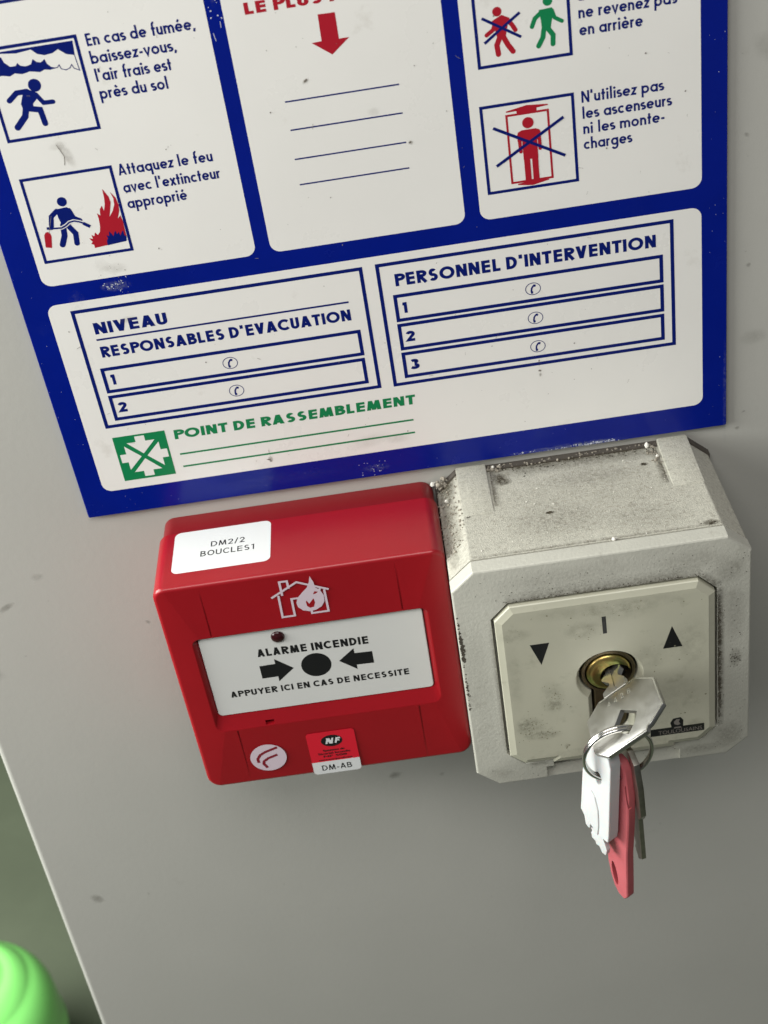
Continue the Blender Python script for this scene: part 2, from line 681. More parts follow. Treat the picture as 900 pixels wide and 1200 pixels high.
def cut(me, cutters, op='DIFFERENCE'):
    """Boolean difference evaluated straight away; cutters are bmeshes in the same frame."""
    o = bpy.data.objects.new("work", me)
    COL.objects.link(o)
    cs = []
    for c in cutters:
        co = bpy.data.objects.new("cutter", to_mesh(c, "cutter"))
        COL.objects.link(co)
        cs.append(co)
        m = o.modifiers.new("cut", 'BOOLEAN')
        m.operation = op
        m.solver = 'EXACT'
        m.object = co
    dg = bpy.context.evaluated_depsgraph_get()
    res = bpy.data.meshes.new_from_object(o.evaluated_get(dg))
    for c in cs + [o]:
        bpy.data.objects.remove(c)
    return res


def box_bm(x0, x1, d0, d1, z0, z1, parent=None):
    return loft_bm([([(x0, z0), (x1, z0), (x1, z1), (x0, z1)], d0), ([(x0, z0), (x1, z0), (x1, z1), (x0, z1)], d1)], parent=parent)


def tube_bm(path, r, n=12, closed=False, parent=None, fn=None):
    """path: list of (x, depth, z) mm."""
    bm = bmesh.new()
    P = [Vector(p) for p in path]
    rows = []
    m = len(P)
    ref = Vector((0.13, 0.97, 0.2)).normalized()
    for i in range(m):
        a = P[i - 1] if (i > 0 or closed) else P[i]
        b = P[(i + 1) % m] if (i < m - 1 or closed) else P[i]
        t = (b - a).normalized()
        s = t.cross(ref).normalized()
        q = s.cross(t)
        rad = r(i / (m - 1)) if callable(r) else r
        ring = [tuple(P[i] + (s * math.cos(2 * math.pi * k / n) + q * math.sin(2 * math.pi * k / n)) * rad) for k in range(n)]
        rows.append([bm.verts.new(c) for c in to_world(parent, ring)])
    seq = list(zip(rows, rows[1:])) + ([(rows[-1], rows[0])] if closed else [])
    for a, b in seq:
        for k in range(n):
            bm.faces.new((a[k], a[(k + 1) % n], b[(k + 1) % n], b[k]))
    if not closed:
        bm.faces.new(list(reversed(rows[0])))
        bm.faces.new(rows[-1])
    bmesh.ops.recalc_face_normals(bm, faces=bm.faces)
    return bm


def blobs_bm(spots, parent=None, seed=1):
    """Irregular little lumps: (x, d, z, radius, flatten-axis)."""
    rnd = random.Random(seed)
    bm = bmesh.new()
    for x, d, z, r in spots:
        g = bmesh.ops.create_icosphere(bm, subdivisions=1, radius=1.0)['verts']
        c = Vector(to_world(parent, [(x, d, z)])[0])
        sx, sy, sz = [r / 1000 * rnd.uniform(0.55, 1.35) for _ in range(3)]
        for v in g:
            k = rnd.uniform(0.65, 1.25)
            v.co = c + Vector((v.co.x * sx * k, v.co.y * sy * k, v.co.z * sz * k))
    return bm


def specks(sh, spots, h, rnd):
    for u, v, r in spots:
        n = rnd.randint(5, 8)
        a0 = rnd.uniform(0, 6.28)
        el = rnd.uniform(0.4, 1.0)
        ro = rnd.uniform(0, 3.14)
        pts = []
        for i in range(n):
            t = a0 + 2 * math.pi * i / n
            q = r * rnd.uniform(0.6, 1.3)
            px, pz = q * math.cos(t), q * el * math.sin(t)
            pts.append((u + px * math.cos(ro) - pz * math.sin(ro), v + px * math.sin(ro) + pz * math.cos(ro)))
        sh.face(pts, h + rnd.uniform(0, 0.004))


def stain_mat(name, rgb, scale, lo, hi, rough=0.8):
    m = bpy.data.materials.new(name)
    m.use_nodes = True
    nt = m.node_tree
    b = nt.nodes["Principled BSDF"]
    b.inputs["Base Color"].default_value = (*rgb, 1)
    b.inputs["Roughness"].default_value = rough
    b.inputs["Specular IOR Level"].default_value = 0.2
    tc = nt.nodes.new("ShaderNodeTexCoord")
    n = nt.nodes.new("ShaderNodeTexNoise")
    n.inputs["Scale"].default_value = scale
    n.inputs["Detail"].default_value = 6
    n.inputs["Roughness"].default_value = 0.7
    nt.links.new(tc.outputs["Object"], n.inputs["Vector"])
    r = nt.nodes.new("ShaderNodeMapRange")
    r.inputs["From Min"].default_value = lo
    r.inputs["From Max"].default_value = hi
    nt.links.new(n.outputs["Fac"], r.inputs["Value"])
    at = nt.nodes.new("ShaderNodeAttribute")
    at.attribute_name = "amount"
    mu = nt.nodes.new("ShaderNodeMath")
    mu.operation = 'MULTIPLY'
    mu.use_clamp = True
    nt.links.new(r.outputs["Result"], mu.inputs[0])
    nt.links.new(at.outputs["Fac"], mu.inputs[1])
    nt.links.new(mu.outputs[0], b.inputs["Alpha"])
    return m


class Stain:
    """Thin patches of dirt whose cover fades towards their rim (per-vertex amount times noise)."""

    def __init__(self, fmap, g=1.0):
        self.f, self.v, self.p, self.a, self.g = fmap, [], [], [], g
        self.h = 0.0

    def blob(self, cx, cz, rx, rz, amt, rot=0.0, n=18):
        amt *= self.g
        self.h += 0.0006
        b = len(self.v)
        c, s_ = math.cos(rot), math.sin(rot)
        self.v.append(self.f(cx, cz, self.h))
        self.a.append(amt)
        for q, w in ((0.5, 0.75), (1.0, 0.0)):
            for i in range(n):
                t = 2 * math.pi * i / n
                x, z = rx * q * math.cos(t), rz * q * math.sin(t)
                self.v.append(self.f(cx + x * c - z * s_, cz + x * s_ + z * c, self.h))
                self.a.append(amt * w)
        for i in range(n):
            j = (i + 1) % n
            self.p.append([b, b + 1 + i, b + 1 + j])
            self.p.append([b + 1 + i, b + 1 + n + i, b + 1 + n + j, b + 1 + j])

    def strip(self, p0, p1, off, amt, mid=0.35, mamt=0.6, n=12):
        """from the line p0-p1 (full amount) out to the same line moved by off (none)."""
        amt *= self.g
        self.h += 0.0006
        b = len(self.v)
        for q, w in ((0, 1.0), (mid, mamt), (1, 0.0)):
            for i in range(n + 1):
                t = i / n
                e = min(1.0, 6 * t, 6 * (1 - t))
                self.v.append(self.f(p0[0] + (p1[0] - p0[0]) * t + off[0] * q, p0[1] + (p1[1] - p0[1]) * t + off[1] * q, self.h))
                self.a.append(amt * w * (0.35 + 0.65 * e))
        for r in range(2):
            for i in range(n):
                o = b + r * (n + 1) + i
                self.p.append([o, o + 1, o + n + 2, o + n + 1])

    def build(self, name, m, parent):
        me = bpy.data.meshes.new(name)
        me.from_pydata(to_world(parent, self.v), [], self.p)
        at = me.attributes.new("amount", 'FLOAT', 'POINT')
        at.data.foreach_set("value", self.a)
        me.update()
        o = link(name, me, m, parent)
        o["kind"] = 'stuff'
        return o


# ------------------------------------------------------------------ the setting: wall panel, recess behind its edge
def edge_x(z):
    return -61.5 + (z + 103) * 0.0299


def wall_outline(inset):
    return [(edge_x(-900) + inset, -900), (700, -900), (700, 650), (edge_x(650) + inset, 650)]


R_ = 2.6
loops = [(wall_outline(0), -40), (wall_outline(0), -R_)]
for k in range(1, 7):
    a = math.radians(15 * k)
    loops.append((wall_outline(R_ * (1 - math.cos(a))), -R_ + R_ * math.sin(a)))
o = link("wall", to_mesh(loft_bm(loops), "wall"), M['wall'], smooth=40, wn=True)
o["kind"] = 'structure'

me = bpy.data.meshes.new("floor")
me.from_pydata([(-3, -2.5, -1.05), (3, -2.5, -1.05), (3, 1.2, -1.05), (-3, 1.2, -1.05)], [], [(0, 1, 2, 3)])
link("floor", me, M['floor'])["kind"] = 'structure'
me = bpy.data.meshes.new("back_wall")
me.from_pydata([(-3, 1.2, -1.05), (3, 1.2, -1.05), (3, 1.2, 1.5), (-3, 1.2, 1.5)], [], [(0, 1, 2, 3)])
link("back_wall", me, M['back_wall'])["kind"] = 'structure'

FRONT = lambda base: (lambda u, v, h: (u, base + h, v))

# marks on the wall belong to the wall
rnd = random.Random(4)
wm = Stain(FRONT(0.03), 0.42)
for x, z, rx, rz, a in ((-46.4, -187, 2.6, 3.4, 1.0), (82.8, -139.8, 3.0, 1.9, 1.1), (100.9, -142.7, 1.3, 1.0, .7), (-38, -33, 3.6, 1.3, 1.1), (-24, -22, 2.5, 1.6, .5), (-58, -55, 2.6, 4.0, 1.0), (-51, -62, 4, 3, .45),
                        (8, -48, 1.2, .9, .8), (216, 96, 1.0, .7, .9), (217, 55, .9, .9, .9), (219, 30, 3, 5, .45), (222, 120, 4, 6, .4), (214, -3, .9, .7, 1), (216, 3, .7, .5, .9), ):
    wm.blob(x, z, rx, rz, a, rnd.uniform(0, 3))
for _ in range(60):
    r = rnd.uniform(.3, .8)
    wm.blob(rnd.uniform(-90, 240), rnd.uniform(-330, 140), r, r * rnd.uniform(.4, 1), rnd.uniform(.3, .9), rnd.uniform(0, 3), n=8)
o = wm.build("wall_smudges", stain_mat("wall_smudge", (0.10, 0.09, 0.06), 700, 0.15, 0.75), None)
o["kind"] = 'structure'

# ------------------------------------------------------------------ evacuation sign
sign = thing("evacuation_sign", "blue and white French evacuation sign on the grey wall above both boxes", "sign", (105, 0, 0))
bm = loft_bm([(rr(0, 210, 0, 297, 0.6), 0.4), (rr(0, 210, 0, 297, 0.6), 1.8), (rr(0, 210, 0, 297, 0.6, 0.2), 2.0)], parent=sign)
link("backing_panel", to_mesh(bm, "backing_panel"), M['sign_blue'], sign)
L1 = FRONT(2.03)
L2 = FRONT(2.06)
for x0, x1, z0, z1 in ((8.5, 72.1, 83.1, 262), (76.5, 133.8, 83.1, 262), (138.25, 202.6, 83.1, 262), (7.5, 202.4, 9.3, 77.0), (8.5, 202.6, 266.5, 290)):
    s = Sheet(L1)
    s.face(rr(x0, x1, z0, z1, 3.0))
    s.build("white_field", M['sign_white'], sign)

CAPS = [
    ["En cas de fumée,", 39.4, 68.6, 149.4], ["baissez-vous,", 39.3, 62.5, 144.6], ["l'air frais est", 39.4, 60.1, 139.8], ["près du sol", 39.3, 58.1, 135.0],
    None,
    ["Attaquez le feu", 38.8, 65.6, 113.1], ["avec l'extincteur", 39.0, 66.7, 107.9], ["approprié", 39.0, 56.1, 103.1],
    None,
    ["d'alarme,", 169.8, 184.5, 141.0], ["ne revenez pas", 169.9, 196.2, 136.4], ["en arrière", 169.9, 187.0, 131.8],
    None,
    ["N'utilisez pas", 169.4, 192.2, 113.3], ["les ascenseurs", 169.4, 194.3, 108.7], ["ni les monte-", 169.4, 192.3, 104.3], ["charges", 169.3, 182.9, 99.8],
]
s = Sheet(L2)
for c in CAPS + [None]:
    if c is None:
        s.build("caption", M['ink_blue'], sign)
        s = Sheet(L2)
    else:
        write(s, c[0], c[1], c[2], c[3], 3.35, 0.168, track=0.10)

s = Sheet(L2)
write(s, "LE PLUS PROCHE", 82.1, 127.8, 151.0, 3.1, 0.25, track=0.10, stretch=True)
s.build("heading", M['ink_red'], sign, label="red capital heading")
s = Sheet(L2)
s.face([(101.1, 148.2), (101.0, 141.15), (98.3, 141.05), (103.3, 137.2), (108.5, 141.1), (105.7, 141.1), (105.7, 148.1)])
s.build("arrow", M['ink_red'], sign)
s = Sheet(L2)
for x0, x1, z in ((88.4, 120.0, 126.4), (88.5, 119.9, 118.35), (88.2, 119.8, 109.9), (88.3, 119.7, 102.35)):
    s.stroke([(x0, z), (x1, z)], 0.42)
s.build("writing_lines", M['ink_blue'], sign)

LW = 0.88
INK, RED, GRN = M['ink_blue'], M['ink_red'], M['ink_green']
L3, L4, L5 = FRONT(2.09), FRONT(2.12), FRONT(2.15)


def frame_part(x0, x1, z0, z1):
    s = Sheet(L2)
    s.frame(x0, x1, z0, z1, LW)
    return s.build("pictogram", INK, sign)


frame_part(11.1, 37.25, 163.5, 190)

# crouching figure below smoke
p = frame_part(11.0, 37.25, 127.0, 152.95)
s = Sheet(L2)
s.face([(12.1, 151.5), (12.1, 150.9), (16.3, 151.0), (20.3, 150.5), (24.4, 150.9), (25.8, 149.5), (27.6, 148.9), (29.8, 149.1), (31.5, 149.9), (33.3, 148.3), (35.5, 147.7), (35.9, 151.5)])
s.face([(12.1, 150.0), (12.1, 144.9), (15.0, 145.3), (17.0, 144.8), (18.5, 145.4), (20.4, 144.9), (22.6, 145.3), (25.2, 144.7), (26.6, 145.2), (28.0, 144.9), (29.9, 145.1),
        (28.5, 145.6), (27.6, 146.6), (27.3, 147.9), (26.1, 147.2), (25.0, 147.5), (24.2, 148.4), (23.4, 147.1), (21.8, 146.8), (20.5, 147.2), (19.9, 148.0), (19.3, 147.3), (17.8, 147.3), (16.5, 148.6), (16.1, 150.1)])
s.stroke([(29.3, 145.2), (30.1, 145.2), (30.7, 145.8), (31.0, 144.7), (32.2, 144.2), (33.4, 144.6), (34.0, 145.4), (34.4, 144.3), (35.7, 143.6), (35.4, 147.8)], 0.22)
s.build("smoke", INK, p)
s = Sheet(L2)
s.ell(22.75, 141.5, 1.75)
s.face([(19.8, 141.0), (22.3, 139.9), (23.2, 138.6), (22.2, 137.7), (21.0, 136.7), (20.7, 135.2), (18.0, 134.9), (17.7, 137.0), (18.5, 138.8)])
s.stroke([(20.3, 140.2), (17.4, 140.2), (14.9, 138.4)], 1.45, cap=True)
s.stroke([(22.4, 139.0), (23.8, 136.5), (26.4, 136.4)], 1.25, cap=True)
s.stroke([(18.9, 136.2), (17.9, 133.6), (15.0, 130.9)], 1.75, cap=True)
s.stroke([(19.6, 135.5), (22.4, 134.8), (22.7, 130.9)], 1.6, cap=True)
s.build("person_figure", INK, p)

# figure with extinguisher, fire
p = frame_part(11.0, 37.4, 87.5 + 2.85, 116.45)
DZ = 0.0
s = Sheet(L2)
s.ell(21.0, 108.15, 1.4)
s.face([(18.6, 106.2), (21.9, 106.4), (23.0, 105.4), (22.4, 102.6), (21.0, 100.8), (19.2, 101.0), (18.7, 103.6)])
s.stroke([(18.8, 105.7), (16.8, 104.2), (16.1, 101.4)], 1.4, cap=True)
s.stroke([(22.3, 105.4), (23.0, 102.9), (24.6, 101.9)], 1.3, cap=True)
s.stroke([(19.4, 101.2), (19.0, 98.0), (17.7, 95.4)], 1.7, cap=True)
s.stroke([(20.6, 101.2), (22.3, 98.2), (21.9, 95.2)], 1.6, cap=True)
s.build("person_figure", INK, p)
HOSE = [(15.3, 100.9), (17.4, 100.6), (18.9, 100.5), (20.2, 101.0), (21.4, 101.8), (22.8, 102.0), (24.5, 101.4), (26.2, 100.2)]
s = Sheet(L3)
s.stroke(HOSE[1:], 1.0)
s.build("hose_outline", M['sign_white'], p)
s = Sheet(L4)
s.stroke(HOSE, 0.5)
s.stroke([(25.2, 100.9), (26.9, 99.6)], 0.95)
s.stroke([(14.6, 101.0), (16.3, 100.7)], 0.8)
s.build("hose", INK, p)
s = Sheet(L2)
s.face([(12.7, 95.35), (14.45, 94.9), (15.3, 98.4), (15.2, 99.3), (14.6, 99.9), (13.9, 99.8), (13.3, 99.0)])
s.build("extinguisher", RED, p)
s = Sheet(L2)
s.face([(26.5, 92.9), (26.6, 93.9), (25.8, 94.3), (26.4, 94.9), (25.7, 96.1), (26.7, 95.8), (26.6, 97.0), (27.3, 96.5), (27.8, 97.6), (28.4, 96.7), (29.2, 97.5), (29.7, 99.2), (29.9, 101.5), (29.8, 103.2), (30.6, 102.4),
        (30.9, 104.2), (31.7, 105.2), (32.0, 103.6), (32.7, 105.6), (33.0, 107.5), (33.1, 110.1), (34.3, 107.6), (34.5, 105.8), (33.6, 103.0), (33.1, 101.6), (34.4, 103.2), (35.3, 105.0), (35.5, 106.8), (35.0, 108.9),
        (36.2, 106.9), (36.5, 104.6), (36.2, 102.8), (35.2, 100.6), (36.2, 101.6), (36.5, 99.6), (36.4, 97.0), (36.4, 95.0), (36.2, 94.3), (32, 93.6), (30.4, 93.2)])
s.build("flames", RED, p)
s = Sheet(L3)
s.face([(30.35, 93.15), (30.5, 94.6), (31.0, 95.2), (30.8, 96.3), (31.5, 95.8), (31.8, 97.3), (32.4, 96.4), (32.7, 95.6), (33.2, 96.7), (33.6, 97.2), (33.9, 96.1), (34.5, 96.7), (34.7, 95.5), (35.4, 96.6), (35.8, 96.9), (35.9, 95.4), (36.4, 95.0), (36.0, 93.6)])
s.build("fire_base", INK, p)

# do not go back
p = frame_part(141.8, 167.8, 126.9, 153.5)
s = Sheet(L2)
s.ell(148.3, 141.6, 1.25)
s.face([(146.7, 139.3), (149.4, 140.6), (151.5, 139.5), (150.9, 137.8), (150.0, 134.4), (147.8, 134.4), (147.4, 137.0)])
s.stroke([(147.5, 138.8), (146.9, 137.0), (145.0, 135.8)], 1.15, cap=True)
s.stroke([(150.8, 139.2), (152.0, 137.6), (152.8, 136.1)], 1.2, cap=True)
s.stroke([(148.5, 134.8), (147.5, 132.8), (147.7, 130.3)], 1.45, cap=True)
s.stroke([(149.4, 134.8), (150.5, 132.4), (151.7, 130.5)], 1.45, cap=True)
s.build("person_figure", RED, p, label="red figure crossed out")
s = Sheet(L3)
s.stroke([(144.1, 140.4), (154.2, 134.0)], 0.75)
s.stroke([(154.3, 140.5), (144.2, 133.7)], 0.75)
s.build("cross_mark", INK, p)
s = Sheet(L2)
s.ell(161.9, 142.35, 1.3)
s.face([(159.4, 140.3), (162.9, 140.5), (163.5, 139.6), (162.7, 137.0), (162.2, 134.6), (159.9, 134.6), (159.8, 137.4)])
s.stroke([(160.0, 139.6), (158.2, 138.2), (157.3, 136.2)], 1.2, cap=True)
s.stroke([(162.9, 139.7), (163.5, 137.7), (165.4, 136.5)], 1.05, cap=True)
s.stroke([(160.4, 135.0), (160.0, 132.9), (158.7, 130.8)], 1.35, cap=True)
s.stroke([(161.6, 135.0), (162.8, 133.2), (162.6, 130.8)], 1.35, cap=True)
s.build("person_figure", GRN, p, label="green walking figure")

# no lifts
p = frame_part(141.0, 167.4, 90.6, 116.65)
s = Sheet(L2)
s.frame(148.0, 160.2, 92.8, 113.2, 0.62)
s.face([(148.3, 114.2), (148.3, 113.85), (151.2, 113.9), (151.2, 113.0), (156.8, 113.0), (156.8, 114.0), (160.0, 114.25), (160.0, 114.6), (154.1, 115.15)], 0.012)
s.face([(150.0, 92.6), (149.8, 92.3), (152, 91.9), (154.2, 91.6), (156.6, 92.1), (158.9, 92.5), (158.8, 92.75), (157.2, 92.85), (157.2, 93.3), (151.8, 93.3), (151.8, 92.8)], 0.012)
s.build("lift_cabin", RED, p)
s = Sheet(L3)
s.ell(154.1, 110.1, 1.6)
s.face([(150.8, 106.8), (151.1, 107.7), (152.2, 108.2), (156.1, 108.2), (157.2, 107.7), (157.5, 106.8), (157.4, 105.0), (156.3, 105.0), (156.3, 99.5), (152.1, 99.5), (152.1, 105.0), (150.8, 105.0)])
s.stroke([(151.35, 105.6), (151.5, 102.0)], 1.0, cap=True)
s.stroke([(156.95, 105.6), (157.0, 102.2)], 1.0, cap=True)
s.stroke([(153.05, 100.2), (153.05, 93.2)], 1.75)
s.stroke([(155.35, 100.2), (155.3, 93.2)], 1.75)
s.build("person_figure", RED, p)
s = Sheet(L4)
s.stroke([(144.3, 110.0), (163.9, 99.0)], 0.85)
s.stroke([(164.1, 110.2), (144.3, 98.8)], 0.85)
s.build("cross_mark", INK, p)

# contact tables
for (x0, x1, z0, z1), rows, heads in (
        ((14.1, 101.95, 32.65, 74.35), [(17.8, 98.4, 45.0, 53.95), (17.75, 98.3, 35.0, 44.15)],
         [("NIVEAU", 19.5, 41.8, 65.5, 3.85), ("RESPONSABLES D'EVACUATION", 19.5, 96.3, 57.5, 3.75)]),
        ((105.75, 194.2, 32.4, 74.5), [(109.7, 190.85, 54.5, 63.7), (109.65, 190.85, 44.65, 53.85), (109.6, 190.8, 34.8, 43.9)],
         [("PERSONNEL D'INTERVENTION", 110.9, 188.9, 66.4, 4.05)])):
    s = Sheet(L2)
    s.frame(x0, x1, z0, z1, 1.12)
    t = s.build("contact_table", INK, sign)
    s = Sheet(L2)
    for a in heads:
        write(s, a[0], a[1], a[2], a[3], a[4], 0.235, track=0.10, stretch=True)
    if len(heads) == 2:
        s.stroke([(19.3, 63.65), (96.3, 63.65)], 0.6)
    s.build("heading", INK, t)
    for i, (a, b, c, d) in enumerate(rows):
        s = Sheet(L2)
        s.frame(a, b, c, d, 1.12)
        write(s, str(i + 1), a + 2.3, a + (3.6 if i == 0 else 4.9), c + 2.75, 3.6, 0.27)
        s.build("row_box", INK, t)
        s = Sheet(L2)
        cx = 57.3 if x0 < 50 else 151.6
        cz = (c + d) / 2 - 0.25
        s.stroke(arc(cx, cz, 2.25, 1.95, 0, 360, 36), 0.22, closed=True)
        s.stroke([(cx + 0.75, cz + 1.15), (cx + 0.1, cz + 0.95), (cx - 0.4, cz + 0.2), (cx - 0.55, cz - 0.7), (cx - 0.3, cz - 1.25)], 0.5)
        s.stroke([(cx + 0.15, cz + 1.1), (cx + 0.85, cz + 0.9)], 0.75)
        s.stroke([(cx - 0.75, cz - 1.2), (cx - 0.05, cz - 1.15)], 0.75)
        s.build("phone_symbol", INK, t)

# assembly point
s = Sheet(L2)
s.rect(15.2, 32.0, 12.35, 29.0)
t = s.build("assembly_symbol", GRN, sign)
s = Sheet(L3)
C0 = (23.7, 20.75)
for k in range(4):
    a = math.pi / 2 * k
    pts = [(-1.55, 7.6), (-1.55, 5.55), (-4.5, 5.55), (0, 0.95), (4.5, 5.55), (1.55, 5.55), (1.55, 7.6)]
    s.face([(C0[0] + x * math.cos(a) - y * math.sin(a), C0[1] + x * math.sin(a) + y * math.cos(a)) for x, y in reversed(pts)])
s.build("inward_arrows", M['sign_white'], t)
s = Sheet(L2)
write(s, "POINT DE RASSEMBLEMENT", 34.5, 111.7, 25.1, 3.45, 0.245, track=0.10, slant=0.04, stretch=True)
s.stroke([(34.9, 19.4), (110.3, 19.4)], 0.62)
s.stroke([(34.9, 14.65), (110.2, 14.65)], 0.62)
s.build("assembly_heading", GRN, sign)

# wear on the sign
rnd = random.Random(11)
s = Sheet(FRONT(2.17))
sp = [(120.9, 109.8, .45), (94.8, 131.3, .4), (95.2, 131.6, .3), (151.5, 30.5, .4), (151.6, 34.0, .3), (132, 117, .2), (187.5, 124.4, .3), (62.5, 12.6, .7), (63.0, 11.9, .5), (130.5, 136, .25), (86, 141, .25)]
sp += [(rnd.uniform(9, 202), rnd.uniform(11, 165), rnd.choice([.1, .12, .15, .2, .25])) for _ in range(90)]
sp += [(rnd.gauss(30, 3), rnd.gauss(85.0, 1.2), rnd.uniform(.08, .18)) for _ in range(6)]
specks(s, sp, 0, rnd)
for _ in range(34):
    x, z, a, l = rnd.uniform(12, 200), rnd.uniform(12, 160), rnd.uniform(0, 3.14), rnd.uniform(.4, 1.6)
    s.stroke([(x, z), (x + l * math.cos(a), z + l * math.sin(a))], rnd.uniform(.05, .11))
s.stroke([(16.9, 104.5), (14.8, 99.4)], .12)
s.stroke([(24.0, 124.5), (25.3, 121), (24.7, 118.5)], .18)
s.build("scuff_marks", M['ink_grey'], sign)["kind"] = 'stuff'
st_ = Stain(FRONT(2.19), 0.5)
for x, z, rx, rz, a, ro in ((26, 121.5, 1.6, 4.6, .75, .35), (24.2, 124.2, 3, 1.2, .4, .2), (30.5, 85.8, 4.2, 1.9, .35, 0), (27, 87, 3, 2, .2, 0), (63.0, 12.8, .9, 1.2, 1.3, 0), (63.1, 15.2, .35, 1.8, .7, 0), (151.6, 29.0, .5, .8, 1.4, 0), (151.6, 33.3, .25, 1.8, .9, 0), (121, 109.7, .8, .8, 1.3, 0),
                            (94.9, 131.3, 1.2, .7, 1.1, .6), (95, 14, 8, 3, .3, .2), (104, 13.4, 5, 2, .35, 0), (30, 69, 3, 1.1, .55, .2), (112, 120, 2, 1.4, .35, 0), ):
    st_.blob(x, z, rx, rz, a, ro)
st_.build("soft_stains", stain_mat("sign_stain", (0.16, 0.135, 0.09), 500, 0.2, 0.75), sign)
st_ = Stain(FRONT(2.04), 0.45)
for x, z, rx, rz, a in ((29.5, 80.3, 5.0, 2.0, .8), (30, 80.6, 2.2, 1.3, .8), (74.5, 160, 1.2, 6, .6), (62, 4.6, 28, 2.6, .10), (96, 3.4, 5, 1.6, .5), (17, 76.5, 3.0, 4.5, .22), (158, .8, 22, 1.0, .9), (166, .8, 9, 1.1, 1.0), (209.4, 12, .7, 22, .4)):
    st_.blob(x, z, rx, rz, a)
st_.build("scraped_patches", stain_mat("blue_scrape", (0.30, 0.33, 0.42), 900, 0.42, 0.66), sign)
s = Sheet(FRONT(2.035))
sp = [(rnd.uniform(140, 175), 0.25 + abs(rnd.gauss(0, .45)), rnd.uniform(.08, .32)) for _ in range(60)]
sp += [(rnd.uniform(160, 173), 0.35 + abs(rnd.gauss(0, .35)), rnd.uniform(.15, .45)) for _ in range(30)]
sp += [(rnd.gauss(96, 3.0), rnd.gauss(3.5, 1.5), rnd.uniform(.05, .22)) for _ in range(22)]
sp += [(rnd.gauss(29.5, 2.2), rnd.gauss(80.2, 1.0), rnd.uniform(.06, .3)) for _ in range(34)]
sp += [(rnd.gauss(74.4, .7), rnd.gauss(159, 5), rnd.uniform(.08, .32)) for _ in range(34)]
sp += [(rnd.uniform(.3, 6), rnd.uniform(20, 140), rnd.uniform(.04, .12)) for _ in range(22)]
sp += [(rnd.uniform(204, 209.6), rnd.uniform(2, 130), rnd.uniform(.04, .13)) for _ in range(22)]
sp += [(rnd.uniform(5, 205), rnd.uniform(.6, 8), rnd.uniform(.04, .09)) for _ in range(22)]
specks(s, sp, 0, rnd)
for _ in range(7):
    x, z = rnd.uniform(73.2, 75.4), rnd.uniform(142, 163)
    s.stroke([(x, z), (x + rnd.uniform(-.6, .6), z + rnd.uniform(1, 2.5))], .14)
s.build("chipped_paint", M['scratch'], sign)["kind"] = 'stuff'

# ------------------------------------------------------------------ fire alarm call point
cp = thing("fire_alarm_call_point", "red fire alarm box with white push plate, beside the grey switch box", "fire alarm", (68.3, 0, -93.1))
X0, X1, Z0, Z1 = 22.3, 113.9, -93.1, -5.2
DF = 40.0


def lobe(x, d, z):
    if d > 30:
        k = max(0.0, abs(x - 68.2) - 32.0) / 13.5
        d -= 1.1 * k * k * (d - 30) / 10
    return x, d, z


bm = loft_bm([(rr(X0, X1, Z0, Z1, 5, 0.7), 0.2), (rr(X0, X1, Z0, Z1, 5, 0.7), 11.3)], parent=cp)
link("back_box", to_mesh(bm, "back_box"), M['red_dark'], cp, smooth=40)
N = 8
OX0, OX1, OZ0, OZ1 = 30.3, 106.3, -67.4, -26.2
PZ = 0.55
WX0, WX1, WZ0, WZ1 = 32.2, 104.4, -61.9, -27.4
loops = [(rr(X0, X1, Z0, Z1, 4.2, 0.0, N), 10.6)]
for k in range(0, 7):
    a = math.radians(15 * k)
    loops.append((rr(X0, X1, Z0, Z1, 4.2, 1.3 * (1 - math.cos(a)), N), DF - 1.3 + 1.3 * math.sin(a)))
loops.append((rr(OX0, OX1, OZ0, OZ1, 3.0, 0.0, N), DF))
loops.append((rr(OX0, OX1, OZ0, OZ1, 3.0, 0.35, N), DF - 0.15))
loops.append((rr(WX0, WX1, WZ0 + PZ, WZ1 + PZ, 1.6, -0.25, N), DF - 1.5))
loops.append((rr(WX0, WX1, WZ0 + PZ, WZ1 + PZ, 1.6, 0.0, N), DF - 3.0))
me = to_mesh(loft_bm(loops, parent=cp, fn=lobe), "cover")
cuts = []
for x in (37.3, 98.4):
    cuts.append(box_bm(x - 0.26, x + 0.26, DF - 0.55, DF + 3, OZ1 + 0.15, Z1 + 3, parent=cp))
    cuts.append(box_bm(x - 0.26, x + 0.26, DF - 0.55, DF + 3, Z0 - 3, OZ0 - 0.3, parent=cp))
cuts.append(box_bm(47.0, 50.0, DF - 4.5, DF + 1, -66.9, -65.2, parent=cp))
me = cut(me, cuts)
link("cover", me, M['red'], cp, smooth=38, wn=True)
bm = loft_bm([(rr(WX0, WX1, WZ0 + PZ, WZ1 + PZ, 1.6, 0.12, N), DF - 2.9), (rr(WX0, WX1, WZ0 + PZ, WZ1 + PZ, 1.6, 0.12, N), DF - 1.5), (rr(WX0, WX1, WZ0 + PZ, WZ1 + PZ, 1.6, 0.35, N), DF - 1.3)], parent=cp)
plate = link("push_plate", to_mesh(bm, "push_plate"), M['push'], cp, smooth=40, wn=True)
PR = lambda u, v, h: (u, DF - 1.27 + h, v + PZ)
s = Sheet(PR)
write(s, "ALARME INCENDIE", 49.8, 85.8, -38.6, 3.2, 0.235, rot=-0.022, grot=True, track=0.12)
write(s, "APPUYER ICI EN CAS DE NECESSITE", 38.0, 97.0, -54.3, 2.6, 0.225, rot=-0.009, grot=True, track=0.12)
s.build("lettering", M['ink_black'], plate)
s = Sheet(PR)
s.ell(67.7, -45.2, 4.9, 4.95, n=56)
s.face([(49.5, -42.5), (49.5, -47.9), (54.7, -47.9), (54.7, -50.0), (60.3, -45.2), (54.7, -40.3), (54.7, -42.4)])
